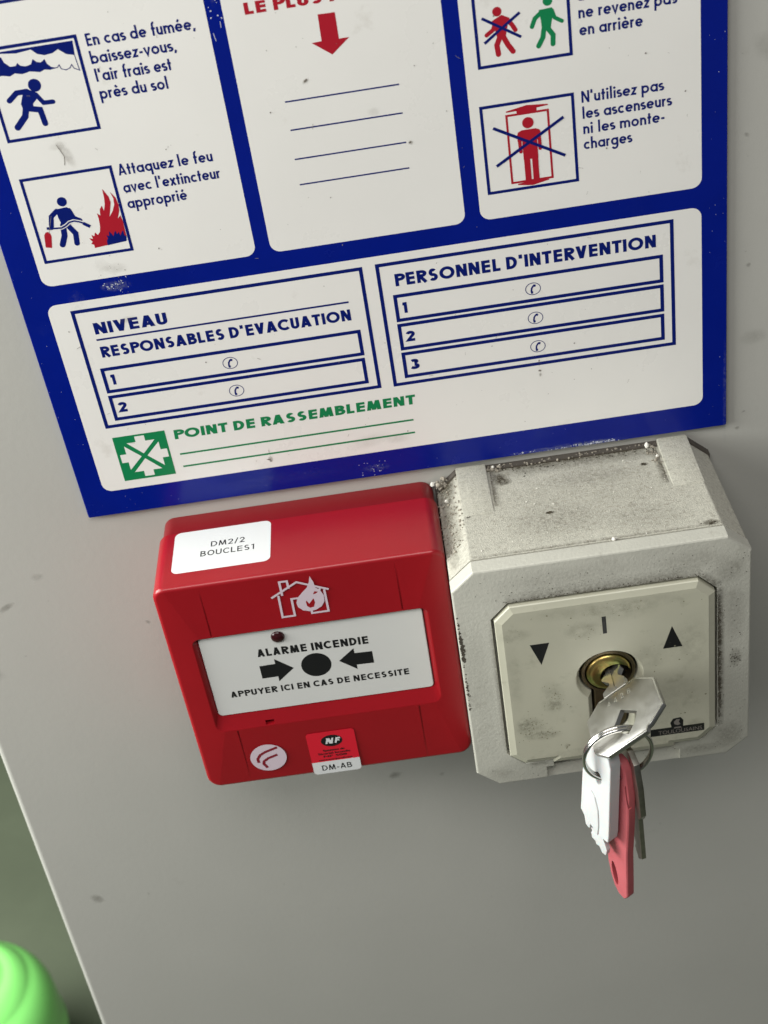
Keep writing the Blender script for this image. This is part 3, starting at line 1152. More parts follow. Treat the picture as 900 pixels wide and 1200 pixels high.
s.face([(75.2, -45.0), (80.6, -49.5), (80.6, -47.6), (86.3, -47.8), (86.3, -42.8), (80.6, -42.6), (80.6, -40.5)])
s.build("press_symbol", M['ink_black'], plate)
# lamp lens
bm = bmesh.new()
bmesh.ops.create_uvsphere(bm, u_segments=20, v_segments=12, radius=1.0)
c = Vector(to_world(cp, [(57.6, DF - 1.3, -31.3 + PZ)])[0])
for v in bm.verts:
    v.co = c + Vector((v.co.x * .00225, v.co.y * .0012, v.co.z * .00225))
link("indicator_lamp", to_mesh(bm, "indicator_lamp"), M['led'], cp, smooth=60)

# house and flame emblem
CF = FRONT(DF + 0.02)
s = Sheet(CF)
w = 0.72
s.stroke([(62.2, -13.6), (62.2, -8.2), (64.6, -8.2), (64.6, -11.2)], w)
s.stroke([(58.7, -14.0), (67.4, -9.1), (76.8, -13.6)], w)
s.stroke([(61.0, -13.4), (60.8, -22.1), (64.7, -22.1), (64.8, -15.4), (66.8, -15.4)], w)
s.stroke([(70.2, -20.4), (70.2, -22.1), (75.4, -22.1), (75.4, -13.4)], w)
s.face([(71.8, -7.5), (71.2, -9.8), (70.2, -11.8), (68.5, -13.4), (66.8, -15.2), (66.0, -17.2), (66.3, -19.0), (67.6, -20.5), (69.5, -21.2), (71.6, -21.0), (73.6, -19.9), (74.8, -18.0), (74.9, -15.6), (74.2, -13.7), (74.6, -12.4), (73.6, -12.9), (72.8, -12.2), (72.6, -10.0)], 0.012)
emblem = s.build("house_emblem", M['lilac'], cp)
s = Sheet(FRONT(DF + 0.045))
s.face([(69.0, -17.3), (69.3, -16.8), (69.9, -18.2), (71.6, -16.3), (71.8, -18.0), (71.2, -19.6), (70.0, -19.9), (69.1, -19.0)])
s.face([(72.3, -13.6), (73.4, -14.0), (72.5, -14.6), (71.7, -14.7)])
s.build("flame_gap", M['red'], emblem)
# round maker's emblem
s = Sheet(CF)
s.ell(45.0, -81.75, 6.15, n=48)
e = s.build("round_emblem", M['lilac'], cp)
s = Sheet(FRONT(DF + 0.04))
s.stroke([(48.7, -77.5), (44.3, -79.0), (42.4, -80.1), (41.3, -81.8), (41.4, -83.6)], 1.0)
s.stroke([(48.2, -80.9), (44.9, -82.0), (43.3, -83.1), (42.9, -84.3), (43.9, -86.4)], 1.0)
s.build("emblem_stroke", mat("dark_red_print", (0.2, 0.008, 0.02), .4), e)
# sticker with the oval mark
s = Sheet(CF)
s.face(rr(59.0, 75.4, -93.0, -73.5, 1.2))
st = s.build("certification_sticker", M['nf_red'], cp)
s = Sheet(FRONT(DF + 0.04))
s.face([(59.0, -87.3), (59.0, -91.9), (59.4, -92.7), (60.2, -93.0), (74.2, -93.0), (75.0, -92.7), (75.4, -91.9), (75.4, -87.3)])
s.build("white_band", M['paper'], st)
s = Sheet(FRONT(DF + 0.04))
s.ell(67.3, -77.9, 3.65, 2.65)
s.build("oval_mark", M['ink_black'], st)
s = Sheet(FRONT(DF + 0.06))
write(s, "NF", 64.8, 69.8, -79.15, 2.5, 0.26, slant=0.18)
s.build("oval_lettering", M['paper'], st)
s = Sheet(FRONT(DF + 0.06))
for k, (t, a, b) in enumerate((("Systèmes de", 63.6, 71.0), ("Sécurité Incendie", 61.7, 72.8), ("NF 508", 63.4, 71.4), ("www.marque-nf.com", 61.5, 73.0))):
    for q in (0, 0.07, 0.14):
        typed(s, t, a + q, b - .14 + q, -82.6 - 1.38 * k, 1.0 if k < 3 else 0.7, 0.0, h=q * .05)
write(s, "DM-AB", 62.0, 72.4, -91.5, 2.5, 0.15, grot=True, track=0.14)
s.build("lettering", M['ink_black'], st)
# paper label on the top face
TOP = lambda base: (lambda u, v, h: (u, -v, base + h))
s = Sheet(TOP(Z1 + 0.03))
s.face(rr(28.4, 59.9, -32.2, -10.6, 2.2))
lb = s.build("paper_label", M['paper'], cp)
s = Sheet(TOP(Z1 + 0.05))
write(s, "DM2/2", 40.5, 51.5, -20.4, 2.7, 0.14, grot=True, track=0.16)
write(s, "BOUCLES1", 37.3, 54.7, -25.0, 2.75, 0.14, grot=True, track=0.16)
s.build("lettering", M['ink_black'], lb)

# ------------------------------------------------------------------ key switch box
ks = thing("key_switch", "dirty grey plastic box with cream face plate and lock, beside red alarm", "switch box", (159, 0, -94))
GX0, GX1, GZ0, GZ1 = 114.1, 204.2, -93.9, -3.5
CX, CZ = 7.1, 6.4
bm = loft_bm([(octa(GX0, GX1, GZ0, GZ1, CX, CZ, -0.25), 0.1), (octa(GX0, GX1, GZ0, GZ1, CX, CZ, -0.25), 2.6)], parent=ks)
link("back_gap_shade", to_mesh(bm, "back_gap_shade"), M['gap_dark'], ks)  # dark flange painting in the shade of the gap behind the box
bm = loft_bm([(octa(GX0, GX1, GZ0, GZ1, CX, CZ, 0.35), 2.6), (octa(GX0, GX1, GZ0, GZ1, CX, CZ, 0.1), 48.65)], parent=ks)
bevel(bm, 0.5, 2, 15)
base = link("base_box", to_mesh(bm, "base_box"), M['grey_dusty'], ks, smooth=50, wn=True)
for x0, x1 in ((121.4, 131.2), (187.4, 197.2)):
    bm = bmesh.new()
    vs = [bm.verts.new(p) for p in to_world(ks, [(x0, 0.8, -5.5), (x1, 0.8, -5.5), (x1, 26, -4.6), (x0, 26, -4.6), (x0, 0.8, -2.0), (x1, 0.8, -2.0), (x1, 26, -3.55), (x0, 26, -3.55)])]
    for f in ((0, 1, 2, 3), (4, 5, 6, 7), (0, 1, 5, 4), (1, 2, 6, 5), (2, 3, 7, 6), (3, 0, 4, 7)):
        bm.faces.new([vs[i] for i in f])
    bmesh.ops.recalc_face_normals(bm, faces=bm.faces)
    bevel(bm, 0.4, 2, 40)
    link("mounting_rib", to_mesh(bm, "mounting_rib"), M['grey_dusty'], base, smooth=50)
bm = loft_bm([(octa(GX0, GX1, GZ0, GZ1, CX, CZ, 2.0), 48.6), (octa(GX0, GX1, GZ0, GZ1, CX, CZ, 2.0), 49.8)], parent=ks)
link("seam_fill", to_mesh(bm, "seam_fill"), M['gap_dark'], ks)  # dark insert that makes the lid seam line stand out
KX, KZ = 159.4, -49.4


def euro(r, hw, zb, n=40):
    a = math.degrees(math.asin(hw / r))
    pts = arc(KX, KZ, r, r, -90 + a, 270 - a, n)
    pts += [(KX - hw, zb + hw), *arc(KX, zb + hw, hw, hw, 180, 360, 12)[1:-1], (KX + hw, zb + hw)]
    return pts


# lid: sloped rim round a sunk octagon
PX0, PX1, PZ0, PZ1 = 125.7, 192.6, -83.3, -16.6
PC = 5.0
loops = [(octa(GX0, GX1, GZ0, GZ1, CX, CZ, 0.0), 49.55), (octa(GX0, GX1, GZ0, GZ1, CX, CZ, 0.0), 54.4), (octa(GX0, GX1, GZ0, GZ1, CX, CZ, 0.22), 54.85), (octa(GX0, GX1, GZ0, GZ1, CX, CZ, 0.6), 55.05),
         (octa(PX0, PX1, PZ0, PZ1, PC, PC, -1.0), 56.6), (octa(PX0, PX1, PZ0, PZ1, PC, PC, -0.85), 56.4), (octa(PX0, PX1, PZ0, PZ1, PC, PC, -0.85), 53.5)]
me = to_mesh(loft_bm(loops, parent=ks), "lid")
me = cut(me, [box_bm(137.2, 181.3, 54.2, 60, -99, -87.6, parent=ks), box_bm(139.6, 179.5, 53.6, 60, -88.5, -83.0, parent=ks), loft_bm([(euro(9.6, 6.2, -75.4), 49.0), (euro(9.6, 6.2, -75.4), 70)], parent=ks)])
link("lid", me, M['grey'], ks, smooth=9)
# face plate
out = [(PX1, PZ1 - PC), (PX1 - PC, PZ1), (PX0 + PC, PZ1), (PX0, PZ1 - PC), (PX0, PZ0 + 4.4), (PX0 + 4.6, PZ0 + .1), (139.6, PZ0 + .1), (139.6, PZ0 - 1.1), (179.2, PZ0 - 1.1), (179.2, PZ0), (PX1 - PC, PZ0), (PX1, PZ0 + PC)]


def shrink(pts, k):
    n = len(pts)
    res = []
    for i in range(n):
        a, b, c = Vector(pts[i - 1]), Vector(pts[i]), Vector(pts[(i + 1) % n])
        n1 = Vector((-(b - a).y, (b - a).x)).normalized()
        n2 = Vector((-(c - b).y, (c - b).x)).normalized()
        m = (n1 + n2)
        m = m / max(0.3, m.dot(n1))
        res.append(tuple(b + m * k))
    return res


DP = 58.2
loops = [(out, 53.7), (out, 57.2), (shrink(out, 0.25), 57.5), (shrink(out, 1.9), DP - .12), (shrink(out, 2.15), DP)]
me = to_mesh(loft_bm(loops, parent=ks), "face_plate")
dish = loft_bm([(euro(9.3, 5.8, -75), 50), (euro(9.3, 5.8, -75), 55.8), (euro(9.7, 6.2, -75.6), 56.5), (euro(10.4, 7.0, -76.6), DP - .15), (euro(11.1, 7.7, -77.3), DP + .2), (euro(11.4, 8, -77.6), 63)], parent=ks)
me = cut(me, [dish])
fp = link("face_plate", me, M['cream'], ks, smooth=12)
# lock cylinder: body with a round bore, domed brass plug, dark key slot
BX, BZ, BR = KX + 2.1, KZ - 1.2, 4.9


def disc(r, cx=BX, cz=BZ):
    return [(cx + r * math.cos(t), cz + r * math.sin(t)) for t in [2 * math.pi * i / 48 for i in range(48)]]


me = to_mesh(bevel(loft_bm([(euro(8.6, 5.0, -74.2), 30), (euro(8.6, 5.0, -74.2), 56.0)], parent=ks), 0.5, 3, 40), "lock_cylinder")
me = cut(me, [loft_bm([(disc(7.5, KX, KZ), 49.6), (disc(7.5, KX, KZ), 60)], parent=ks)])
cyl = link("lock_cylinder", me, M['plug'], ks, smooth=35, wn=True)
loops = [(disc(7.1, KX, KZ), 44), (disc(7.1, KX, KZ), 55.6)]
for k in range(1, 7):
    a = math.radians(15 * k)
    loops.append((disc(7.1 - 2.0 * (1 - math.cos(a)), KX, KZ), 55.6 + 1.5 * math.sin(a)))
me = to_mesh(loft_bm(loops, parent=ks), "lock_plug")
me = cut(me, [loft_bm([(disc(BR), 50.2), (disc(BR), 60)], parent=ks)])
plug = link("lock_plug", me, M['brass'], cyl, smooth=35, wn=True)
link("key_slot", to_mesh(loft_bm([(disc(BR - .02), 50.1), (disc(BR - .02), 52.2)], parent=ks), "key_slot"), M['black'], cyl, smooth=35)
th = math.radians(36)

# printed position marks and maker's plate
s = Sheet(FRONT(DP + .02))
s.face([(135.6, -32.0), (138.6, -40.6), (141.6, -32.0)])
s.face([(179.2, -32.3), (176.3, -41.0), (182.3, -41.0)])
s.face([(158.0, -24.7), (158.15, -31.5), (159.4, -31.5), (159.3, -24.7)])
s.build("position_marks", M['ink_black'], fp)
s = Sheet(FRONT(DP + .02))
s.rect(171.4, 188.8, -78.4, -75.2)
s.face([(178.2, -75.2), (177.9, -73.2), (178.8, -71.5), (181.2, -71.2), (182.1, -72.6), (182.0, -75.2)], .004)
mk = s.build("maker_label", M['ink_black'], fp)
s = Sheet(FRONT(DP + .045))
typed(s, "TOULOUSAINS", 174.0, 188.1, -77.9, 1.7, 0.0)
s.face([(179.0, -73.0), (179.9, -71.9), (181.0, -72.0), (180.6, -73.2), (181.2, -74.2), (180.2, -74.6), (179.2, -74.0)])
s.face([(178.9, -75.9), (181.6, -75.9), (181.2, -75.3), (179.2, -75.3)], .002)
s.build("lettering", M['ink_grey'], mk)

# soft dirt on the face plate, lid and base
BROWN = stain_mat("brown_grime", (0.075, 0.062, 0.04), 1300, 0.30, 0.62)
st_ = Stain(FRONT(DP + .012), 0.42)
for x, z, rx, rz, a in ((133, -66.5, 5.5, 5, 1.0), (131.5, -64.5, 2.6, 3, 1.0), (137, -71, 7, 2.2, .9), (141, -55, 4.5, 7.5, .8), (142, -58.5, 3, 3, .6), (152, -29, 7, 4, .7), (131, -27.5, 6, 3.0, .6), (146.5, -60.2, .7, .7, 1.4), (144.2, -77.4, 1.2, 1.5, 1.2), (185, -40, 7, 12, .5), (172, -44, 6, 6, .5), (180, -62, 10, 12, .4),
                        (160, -21.5, 30, 3.0, .5), (176, -80.6, 12, 2.4, .55), (130, -45, 3, 16, .4), (148, -80.5, 12, 2.2, .5), (186, -76, 4, 4, .8), (165, -24, 12, 4, .4)):
    st_.blob(x, z, rx, rz, a)
st_.build("plate_stains", stain_mat("plate_stain", (0.085, 0.085, 0.05), 420, 0.36, 0.78), fp)

# grime, dust and crumbs on the box
rnd = random.Random(21)
s = Sheet(FRONT(DP + .03))
sp = []
for cx, cz, sx, sz, n in ((133, -66, 2.6, 2.6, 90), (137, -70.5, 3, 1.0, 40), (141, -55, 2.2, 3.5, 60), (152, -29, 3.0, 2, 24), (131, -27, 2, 2, 16), (146.5, -60.0, .3, .3, 3), (144, -77.5, .8, .8, 9), (185, -40, 4, 6, 26), (172, -44, 3, 4, 24), (180, -60, 8, 10, 26), (160, -22, 16, 2, 34)):
    sp += [(rnd.gauss(cx, sx), rnd.gauss(cz, sz), abs(rnd.gauss(0, .14)) + .03) for _ in range(n)]
sp = [p for p in sp if PX0 + 3 < p[0] < PX1 - 3 and PZ0 + 3 < p[1] < PZ1 - 3 and math.hypot(p[0] - KX, p[1] - KZ) > 12 and not (p[1] < KZ and abs(p[0] - KX) < 8.5)]
specks(s, sp, 0, rnd)
s.build("smudges", mat("plate_smudge", (0.21, 0.20, 0.14), .6, var=.3, scale=500), fp)["kind"] = 'stuff'
s = Sheet(lambda u, v, h: (u, 55.05 + h + 0.03, v))
GR = []


def lid_depth(x, z):
    """depth of the sloped lid face."""
    o = min(x - GX0, GX1 - x, z - GZ0, GZ1 - z)
    i = max(PX0 - x, x - PX1, PZ0 - z, z - PZ1)
    t = max(0.0, min(1.0, (o - .6) / max(.01, o - .6 + max(0, i - 1.0))))
    return 55.05 + 1.55 * t


s = Sheet(lambda u, v, h: (u, lid_depth(u, v) + 0.05 + h, v))
for _ in range(150):
    GR.append((rnd.uniform(129, 190), PZ1 + 1.15 + abs(rnd.gauss(0, .45)), rnd.uniform(.06, .24)))
for _ in range(170):
    GR.append((PX1 + 1.15 + abs(rnd.gauss(0, .4)), rnd.uniform(-80, -20), rnd.uniform(.06, .26)))
for _ in range(60):
    GR.append((rnd.uniform(PX0 + 3, PX1), PZ1 + 1.6 + abs(rnd.gauss(0, 2.2)), rnd.uniform(.05, .14)))
for _ in range(60):
    GR.append((PX0 - 1.1 - abs(rnd.gauss(0, .3)), rnd.uniform(-80, -20), rnd.uniform(.04, .10)))
for _ in range(170):
    GR.append((rnd.uniform(116, 202), rnd.choice([rnd.uniform(-15, -6), rnd.uniform(-92, -86), rnd.uniform(-15, -6)]), rnd.uniform(.05, .2)))
for _ in range(60):
    GR.append((rnd.uniform(195.5, 203), rnd.uniform(-88, -8), rnd.uniform(.05, .22)))
for _ in range(36):
    GR.append((rnd.gauss(199.3, 1.2), rnd.gauss(-51, 2.0), rnd.uniform(.1, .3)))
specks(s, GR, 0, rnd)
sp = [(114.75 + abs(rnd.gauss(0, .25)), rnd.choice([rnd.gauss(-33, 4.0), rnd.gauss(-27, 4), rnd.gauss(-50, 3), rnd.uniform(-62, -16)]), rnd.uniform(.15, .5)) for _ in range(90)]
sp += [(114.9 + abs(rnd.gauss(0, .3)), rnd.gauss(-33.5, 3.0), rnd.uniform(.3, .7)) for _ in range(46)]
specks(s, sp, 0.0, rnd)
s.build("grime", M['grime'], ks)["kind"] = 'stuff'
s = Sheet(TOP(GZ1 - 0.12))
sp = [(rnd.uniform(122, 196), -rnd.uniform(3, 48), rnd.choice([.06, .08, .1, .12, .16])) for _ in range(230)]
sp += [(rnd.uniform(133, 186), -(3 + abs(rnd.gauss(0, 1.6))), rnd.uniform(.1, .4)) for _ in range(120)]
sp += [(147.5, -30.5, .9), (148.2, -30.3, .6), (143, -9, .5), (137, -11.2, .35), (122.7, -27, .4), (123.3, -26.8, .3), (188.5, -19.5, .5), (181, -12, .8), (180.6, -11.5, .6), (195, -47, .5), (194, -47.5, .6), (191, -47, .3)]
sp = [p for p in sp if not (121.3 < p[0] < 131.4 and p[1] > -26) and not (187.2 < p[0] < 197.3 and p[1] > -26)]
specks(s, sp, 0.05, rnd)
s.build("dust_specks", M['grime'], ks)["kind"] = 'stuff'
spots = [(rnd.uniform(132, 186), 1.2 + abs(rnd.gauss(0, .9)), GZ1 + rnd.uniform(-.1, .4), rnd.uniform(.15, .5)) for _ in range(80)]
spots += [(rnd.gauss(134.5, 2.2), rnd.uniform(.8, 4.5), GZ1 + .1, rnd.uniform(.25, .8)) for _ in range(26)]
spots += [(rnd.gauss(185.3, 1.0), rnd.uniform(1, 13), GZ1, rnd.uniform(.15, .5)) for _ in range(40)]
spots += [(rnd.gauss(117.0, 1.5), rnd.uniform(0.5, 4), GZ1 - 3.0 + rnd.gauss(0, 1), rnd.uniform(.3, 1.0)) for _ in range(26)]
for _ in range(160):
    t = rnd.random()
    spots.append((GX0 + 7.0 * t, rnd.uniform(3, 40), GZ1 - 6.3 * (1 - t) - .15, rnd.uniform(.08, .45)))
link("dust_clumps", to_mesh(blobs_bm(spots, ks, 3), "dust_clumps"), M['dust'], ks, smooth=60)["kind"] = 'stuff'
spots = [(rnd.uniform(123, 195), rnd.uniform(4, 48), GZ1, rnd.choice([.1, .12, .16, .22])) for _ in range(46)]
spots += [(164.5, 48.8, GZ1 + .1, .65), (165.1, 48.6, GZ1 + .1, .5), (186, 9, GZ1 + .2, .6), (133.5, 2, GZ1 + .4, .8), (135.8, 1.6, GZ1 + .4, .6), (184, 2.2, GZ1 + .4, .9), (113.2, 1.5, -6.6, .7), (113.9, 1.4, -6.4, .45), (144, 25, GZ1, .3), (117, 13, -6.2, .9)]
link("plaster_crumbs", to_mesh(blobs_bm(spots, ks, 5), "plaster_crumbs"), M['crumb'], ks, smooth=60)["kind"] = 'stuff'

LM = lambda u, v, h: (u, lid_depth(u, v) + 0.035 + h, v)
st_ = Stain(LM, 0.48)
st_.strip((PX0 + 4, PZ1 + 1.0), (PX1 - 4, PZ1 + 1.0), (0, 4.2), 1.35, .3, .55)
st_.strip((PX1 - 4.5, PZ1 + 1.0), (PX1 + 1.0, PZ1 - 4.5), (2.0, 2.0), 1.3, .4, .6)
st_.strip((PX1 + 1.0, PZ1 - 4.5), (PX1 + 1.0, PZ0 + 4.5), (2.3, 0), 1.4, .5, 0.9)
st_.strip((PX1 + 1.0, PZ1 - 8), (PX1 + 1.0, PZ0 + 8), (1.2, 0), 1.4, .6, 1.0)
st_.strip((PX0 - 1.0, PZ1 - 6), (PX0 - 1.0, PZ0 + 6), (-1.2, 0), .7)
st_.strip((PX0 + 6, PZ0 - 1.2), (138, PZ0 - 1.2), (0, -2.4), .9)
for x, z, rx, rz, a in ((199.3, -51, 2.4, 4.5, .8), (197, -15, 6, 6, .45), (186, -10, 12, 4, .35), (150, -9.5, 26, 4, .28), (122, -88, 5, 3, .3), (197, -84, 6, 7, .6), (188, -89, 9, 3, .5), (199, -33, 4, 12, .35), (119.5, -50, 4, 28, .12)):
    st_.blob(x, z, rx, rz, a)
st_.build("lid_stains", BROWN, ks)
st_ = Stain(TOP(GZ1 - .06), 0.6)
st_.strip((133, -2.7), (186, -2.7), (0, -7), 1.3, .3, .6)
st_.strip((132.2, -3), (131.8, -24), (2.2, 0), 1.2, .4, .5)
st_.strip((186.6, -3), (186.6, -24), (-2.6, 0), 1.5, .4, .6)
st_.strip((122, -48.3), (197, -48.3), (0, 1.4), .9)
for x, d, rx, rd, a in ((160, 26, 34, 18, .22), (148, 36, 18, 10, .3), (176, 40, 16, 8, .3), (136, 10.5, 3.2, 2.2, 1.6), (135, 8, 2.6, 3.0, 1.5), (148, 30.6, 1.6, .9, 1.8), (194, 47, 3, 1.6, 1.5), (181, 12, 1.5, 1.1, 1.7), (165, 14, 20, 6, .3)):
    st_.blob(x, -d, rx, rd, a)
st_.build("top_stains", BROWN, ks)
CHF = lambda u, v, h: (GX0 + .12 + 6.85 * u - .05 - h, v, GZ1 - 6.3 + 6.2 * u + .06 + h)
st_ = Stain(CHF, 0.6)
for u, d, ru, rd, a in ((.5, 8, .48, 9, 1.2), (.45, 20, .42, 9, 1.0), (.5, 32, .45, 9, .7), (.35, 42, .3, 6, .6), (.5, 4, .45, 4, 1.2)):
    st_.blob(u, d, ru, rd, a)
st_.build("corner_stains", BROWN, ks)

# ------------------------------------------------------------------ keys
kr = thing("silver_key", "flat silver metal key with an octagonal head, turned in the lock of the grey switch", "key", (KX, 47, KZ), rot=(0, -th, 0))


def octk(i=0.0):
    return [(-5.7, 66 + i), (8.4, 66 + i), (14.6 - i, 70.8), (15.0 - i, 82.6), (9.3, 86.6 - i), (8.0, 86.9 - i), (7.4, 88.4 - i), (-7.2, 88.4 - i), (-11.4 + i, 84.0), (-11.4 + i, 70.6)]


def local(pts):
    return [(u, v - 47) for u, v in pts]


bm = loft_bm([(local(octk()), -0.85), (local(octk()), 0.85)], axis='z', parent=kr)
bevel(bm, 0.25, 2, 30)
me = to_mesh(bm, "head")
hole = local([(-2.7, 79.3), (1.0, 74.6), (6.1, 79.0), (4.6, 82.4), (1.4, 85.2), (-0.6, 83.6)])
me = cut(me, [loft_bm([(hole, -4), (hole, 4)], axis='z', parent=kr)])
head = link("head", me, M['steel'], kr, smooth=25)
blade = local([(-3.0, 48), (-1.6, 48), (-1.0, 51), (-2.4, 53.5), (-0.6, 55.5), (-0.6, 57.0), (-2.6, 58.6), (-2.6, 59.4), (-0.4, 61.6), (-0.4, 62.6), (-3.4, 64.2), (-3.4, 66.2), (5.0, 66.2), (5.0, 62.6), (3.4, 61.0), (3.4, 59.8), (4.8, 58.0), (4.6, 55), (4.6, 48)])
bm = loft_bm([(blade, -1.0), (blade, 1.0)], axis='z', parent=kr)
me = to_mesh(bm, "blade")
me = cut(me, [box_bm(1.0, 2.2, 0, 17.5, 0.55, 3, parent=kr)])
link("blade", me, M['steel'], kr, smooth=25)
s = Sheet(lambda u, v, h: (u, -v - 47, h))
s.stroke([(-5.6, -66.6), (8.3, -66.6)], .42, 0.86)
s.stroke([(8.5, -66.6), (14.2, -71.1), (14.5, -82.4)], .42, 0.86)
s.stroke([(14.4, -82.6), (9.0, -86.3), (8.1, -86.6), (7.2, -88.0), (-6.6, -88.0)], .42, 0.86)
s.build("worn_edge", mat("polished_edge", (.9, .9, .88), .18, 1.0), head)
s = Sheet(lambda u, v, h: (u, -v - 47, h))
write(s, "4428", -3.0, 5.8, -70.6, 1.9, 0.11, h=0.865, track=0.6)
s.build("stamped_number", mat("stamped_metal", (.93, .93, .9), .25, 1.0), head)

# split ring: two turns of wire
RC = (157.0, 82.2, -58.6)
RR = 10.5
path = []
for i in range(0, 2 * 72 + 6):
    t = 2 * math.pi * i / 72 + 0.6
    off = -0.62 + 1.24 * min(1, max(0, (i - 52) / 30.0))
    # ring plane roughly parallel to the wall, slightly turned and leaning
    u, v = RR * math.cos(t), RR * math.sin(t)
    path.append((RC[0] + u * .995 - off * .1, RC[1] + off - u * 0.09 + v * 0.02, RC[2] + v))
rg = thing("split_ring", "round wire split ring threaded through the silver key's head", "key ring", (157.0, 82.2, -69))
link("ring_wire", to_mesh(tube_bm(path, 0.62, 12, parent=rg), "ring_wire"), M['ring'], rg, smooth=60)

YAW = math.radians(57)
# white plastic key
wk = thing("white_plastic_key", "thick white plastic key hanging from the split ring in front of the red one", "key", (150.3, 82.2, -66.3), rot=(0, 0, -YAW))
outl = [(-1.9, 10.4), (-4.6, 4.4), (-6.9, -3.0), (-9.4, -22.6), (-7.6, -25.4), (-7.4, -28.3), (-5.4, -29.4), (-4.6, -26.0), (-1.0, -29.2), (2.7, -29.4), (3.3, -26.0), (6.2, 6.6), (5.6, 9.8), (4.2, 11.6), (1.5, 12.2)]
bm = loft_bm([(list(reversed(outl)), -4.3), (list(reversed(outl)), 0.0)], parent=wk)
bevel(bm, 0.45, 3, 25)
me = to_mesh(bm, "key_body")
hp = [(0.4 + 1.35 * math.cos(t), -1.6 + 2.9 * math.sin(t)) for t in [2 * math.pi * i / 28 for i in range(28)]]
me = cut(me, [loft_bm([(hp, -8), (hp, 5)], parent=wk)])
kb = link("key_body", me, M['white_key'], wk, smooth=28, wn=True)
tip = [(-6.0, -24.0), (-6.2, -30.0), (-5.5, -31.0), (-6.2, -32.2), (-5.9, -34.6), (-4.4, -34.9), (-4.1, -36.2), (-2.6, -36.0), (-1.4, -38.2), (0.3, -38.0), (0.9, -35.2), (0.4, -33.4), (-0.6, -30.5), (-2.0, -24.0)]
bm = loft_bm([(tip, -2.6), (tip, -0.9)], parent=wk)
bevel(bm, 0.2, 2, 25)
link("key_bit", to_mesh(bm, "key_bit"), M['white_key'], wk, smooth=28)
pad = [(-7.4, -24.5), (-6.9, -17.0), (-5.4, -11.0), (-3.4, -9.2), (-1.6, -11.6), (-0.6, -17.0), (-0.8, -24.0), (-1.6, -29.0), (-4.6, -26.2), (-5.3, -28.9), (-7.0, -28.0)]
bm = loft_bm([(pad, -1.0), (pad, 0.4)], parent=wk)
bevel(bm, 0.4, 3, 12)
link("raised_pad", to_mesh(bm, "raised_pad"), M['white_key'], kb, smooth=40)
# red plastic key
rk = thing("red_plastic_key", "faded red plastic key with a slotted end, hanging lowest on the split ring", "key", (155.9, 82.0, -68.0), rot=(0, 0, -YAW))
outl = [(4.2, 3.5), (2.6, 6.4), (0.0, 7.4), (-2.4, 6.0), (-4.0, 2.0), (-5.2, -8), (-6.0, -20), (-6.7, -34), (-6.5, -44), (-5.6, -50.0), (-4.2, -55.0), (-2.2, -58.0), (0.6, -58.8), (2.1, -56.6), (2.4, -50), (2.9, -36), (4.6, -18), (5.2, -6)]
bm = loft_bm([(outl, -3.4), (outl, 0.0)], parent=rk)
bevel(bm, 0.9, 3, 25)
me = to_mesh(bm, "key_body")
slot = [(-3.2 + u * .98 - v * .15, -48.6 + v * .98 + u * .15) for u, v in [(1.15 * math.cos(t), 5.4 * math.sin(t)) for t in [2 * math.pi * i / 28 for i in range(28)]]]
hp = [(0.6 + 1.9 * math.cos(t), 0.2 + 1.9 * math.sin(t)) for t in [2 * math.pi * i / 24 for i in range(24)]]
groove = [(3.7, -1.8), (4.3, -1.8), (5.0, -11.8), (4.6, -11.8)]
me = cut(me, [loft_bm([(slot, -8), (slot, 5)], parent=rk), loft_bm([(hp, -8), (hp, 5)], parent=rk), loft_bm([(groove, -1.5), (groove, 3)], parent=rk)])
link("key_body", me, M['red_key'], rk, smooth=30, wn=True)
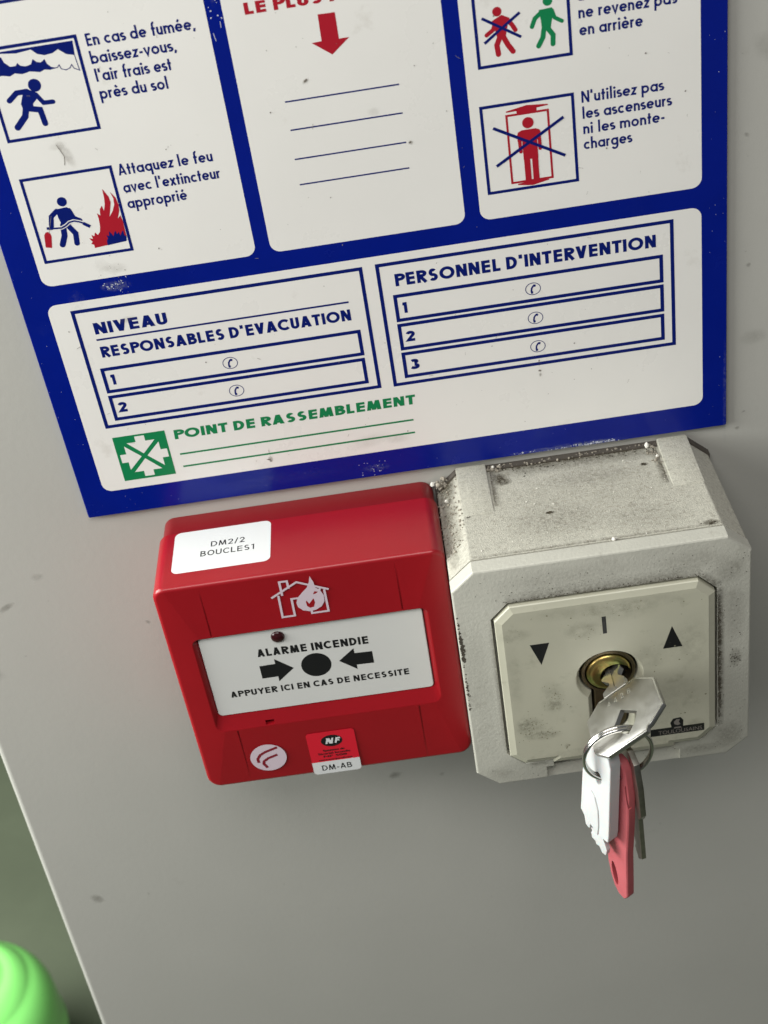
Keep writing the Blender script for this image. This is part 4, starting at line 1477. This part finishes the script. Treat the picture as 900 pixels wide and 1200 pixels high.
# steel key, seen almost edge on
sk = thing("steel_key", "thin dark steel key seen edge-on behind the red plastic key", "key", (161.2, 81.6, -67.6), rot=(math.radians(2.2), 0, -math.radians(80)))
bow = [(-5, 7.0), (-6.5, -2), (-6.5, -14), (-4.5, -17.5), (4.5, -17.5), (6.5, -14), (6.8, -2), (5.0, 7.5), (0, 9.0)]
bm = loft_bm([(list(reversed(bow)), -0.95), (list(reversed(bow)), 0.95)], parent=sk)
bevel(bm, 0.25, 2, 30)
me = to_mesh(bm, "bow")
hp = [(2.1 * math.cos(t), 1.0 + 2.1 * math.sin(t)) for t in [2 * math.pi * i / 24 for i in range(24)]]
me = cut(me, [loft_bm([(hp, -8), (hp, 5)], parent=sk)])
link("bow", me, M['steel_dark'], sk, smooth=25)
bl = [(-3.6, -17), (-3.6, -28), (-2.2, -30), (-3.4, -33), (-2.0, -35), (-3.2, -38), (-0.5, -41.5), (2.6, -38.5), (3.4, -17)]
bm = loft_bm([(bl, -0.8), (bl, 0.8)], parent=sk)
bevel(bm, 0.15, 1, 30)
link("blade", to_mesh(bm, "blade"), M['steel_dark'], sk, smooth=25)

# ------------------------------------------------------------------ green plastic container behind the panel edge
gt = thing("green_tub", "glossy bright green plastic tub standing past the wall's edge, blurred", "tub", (-409, -480, -1050))
prof = [(60, 0), (66, 4), (73, 60), (77, 100), (79.5, 103), (79.5, 110), (78, 114), (79, 132), (79, 148), (76.5, 160), (72, 170), (66, 178), (62.5, 180.5), (61, 183), (58.5, 187), (52, 193), (46, 196), (43.5, 195.5), (41, 196), (37.5, 199.5), (30, 204), (20, 208), (10, 210), (0.5, 210.5)]
bm = bmesh.new()
rows = []
for r, z in prof:
    rows.append([bm.verts.new(c) for c in to_world(gt, [(-409 + r * math.cos(2 * math.pi * k / 48), -480 + r * math.sin(2 * math.pi * k / 48), -1050 + z * 1.07) for k in range(48)])])
for a, b in zip(rows, rows[1:]):
    for k in range(48):
        bm.faces.new((a[k], a[(k + 1) % 48], b[(k + 1) % 48], b[k]))
bm.faces.new(rows[0])
bm.faces.new(rows[-1])
bmesh.ops.recalc_face_normals(bm, faces=bm.faces)
gb = link("tub_body", to_mesh(bm, "tub_body"), M['green'], gt, smooth=60)

for ob in COL.objects:
    if "_o" in ob:
        del ob["_o"]
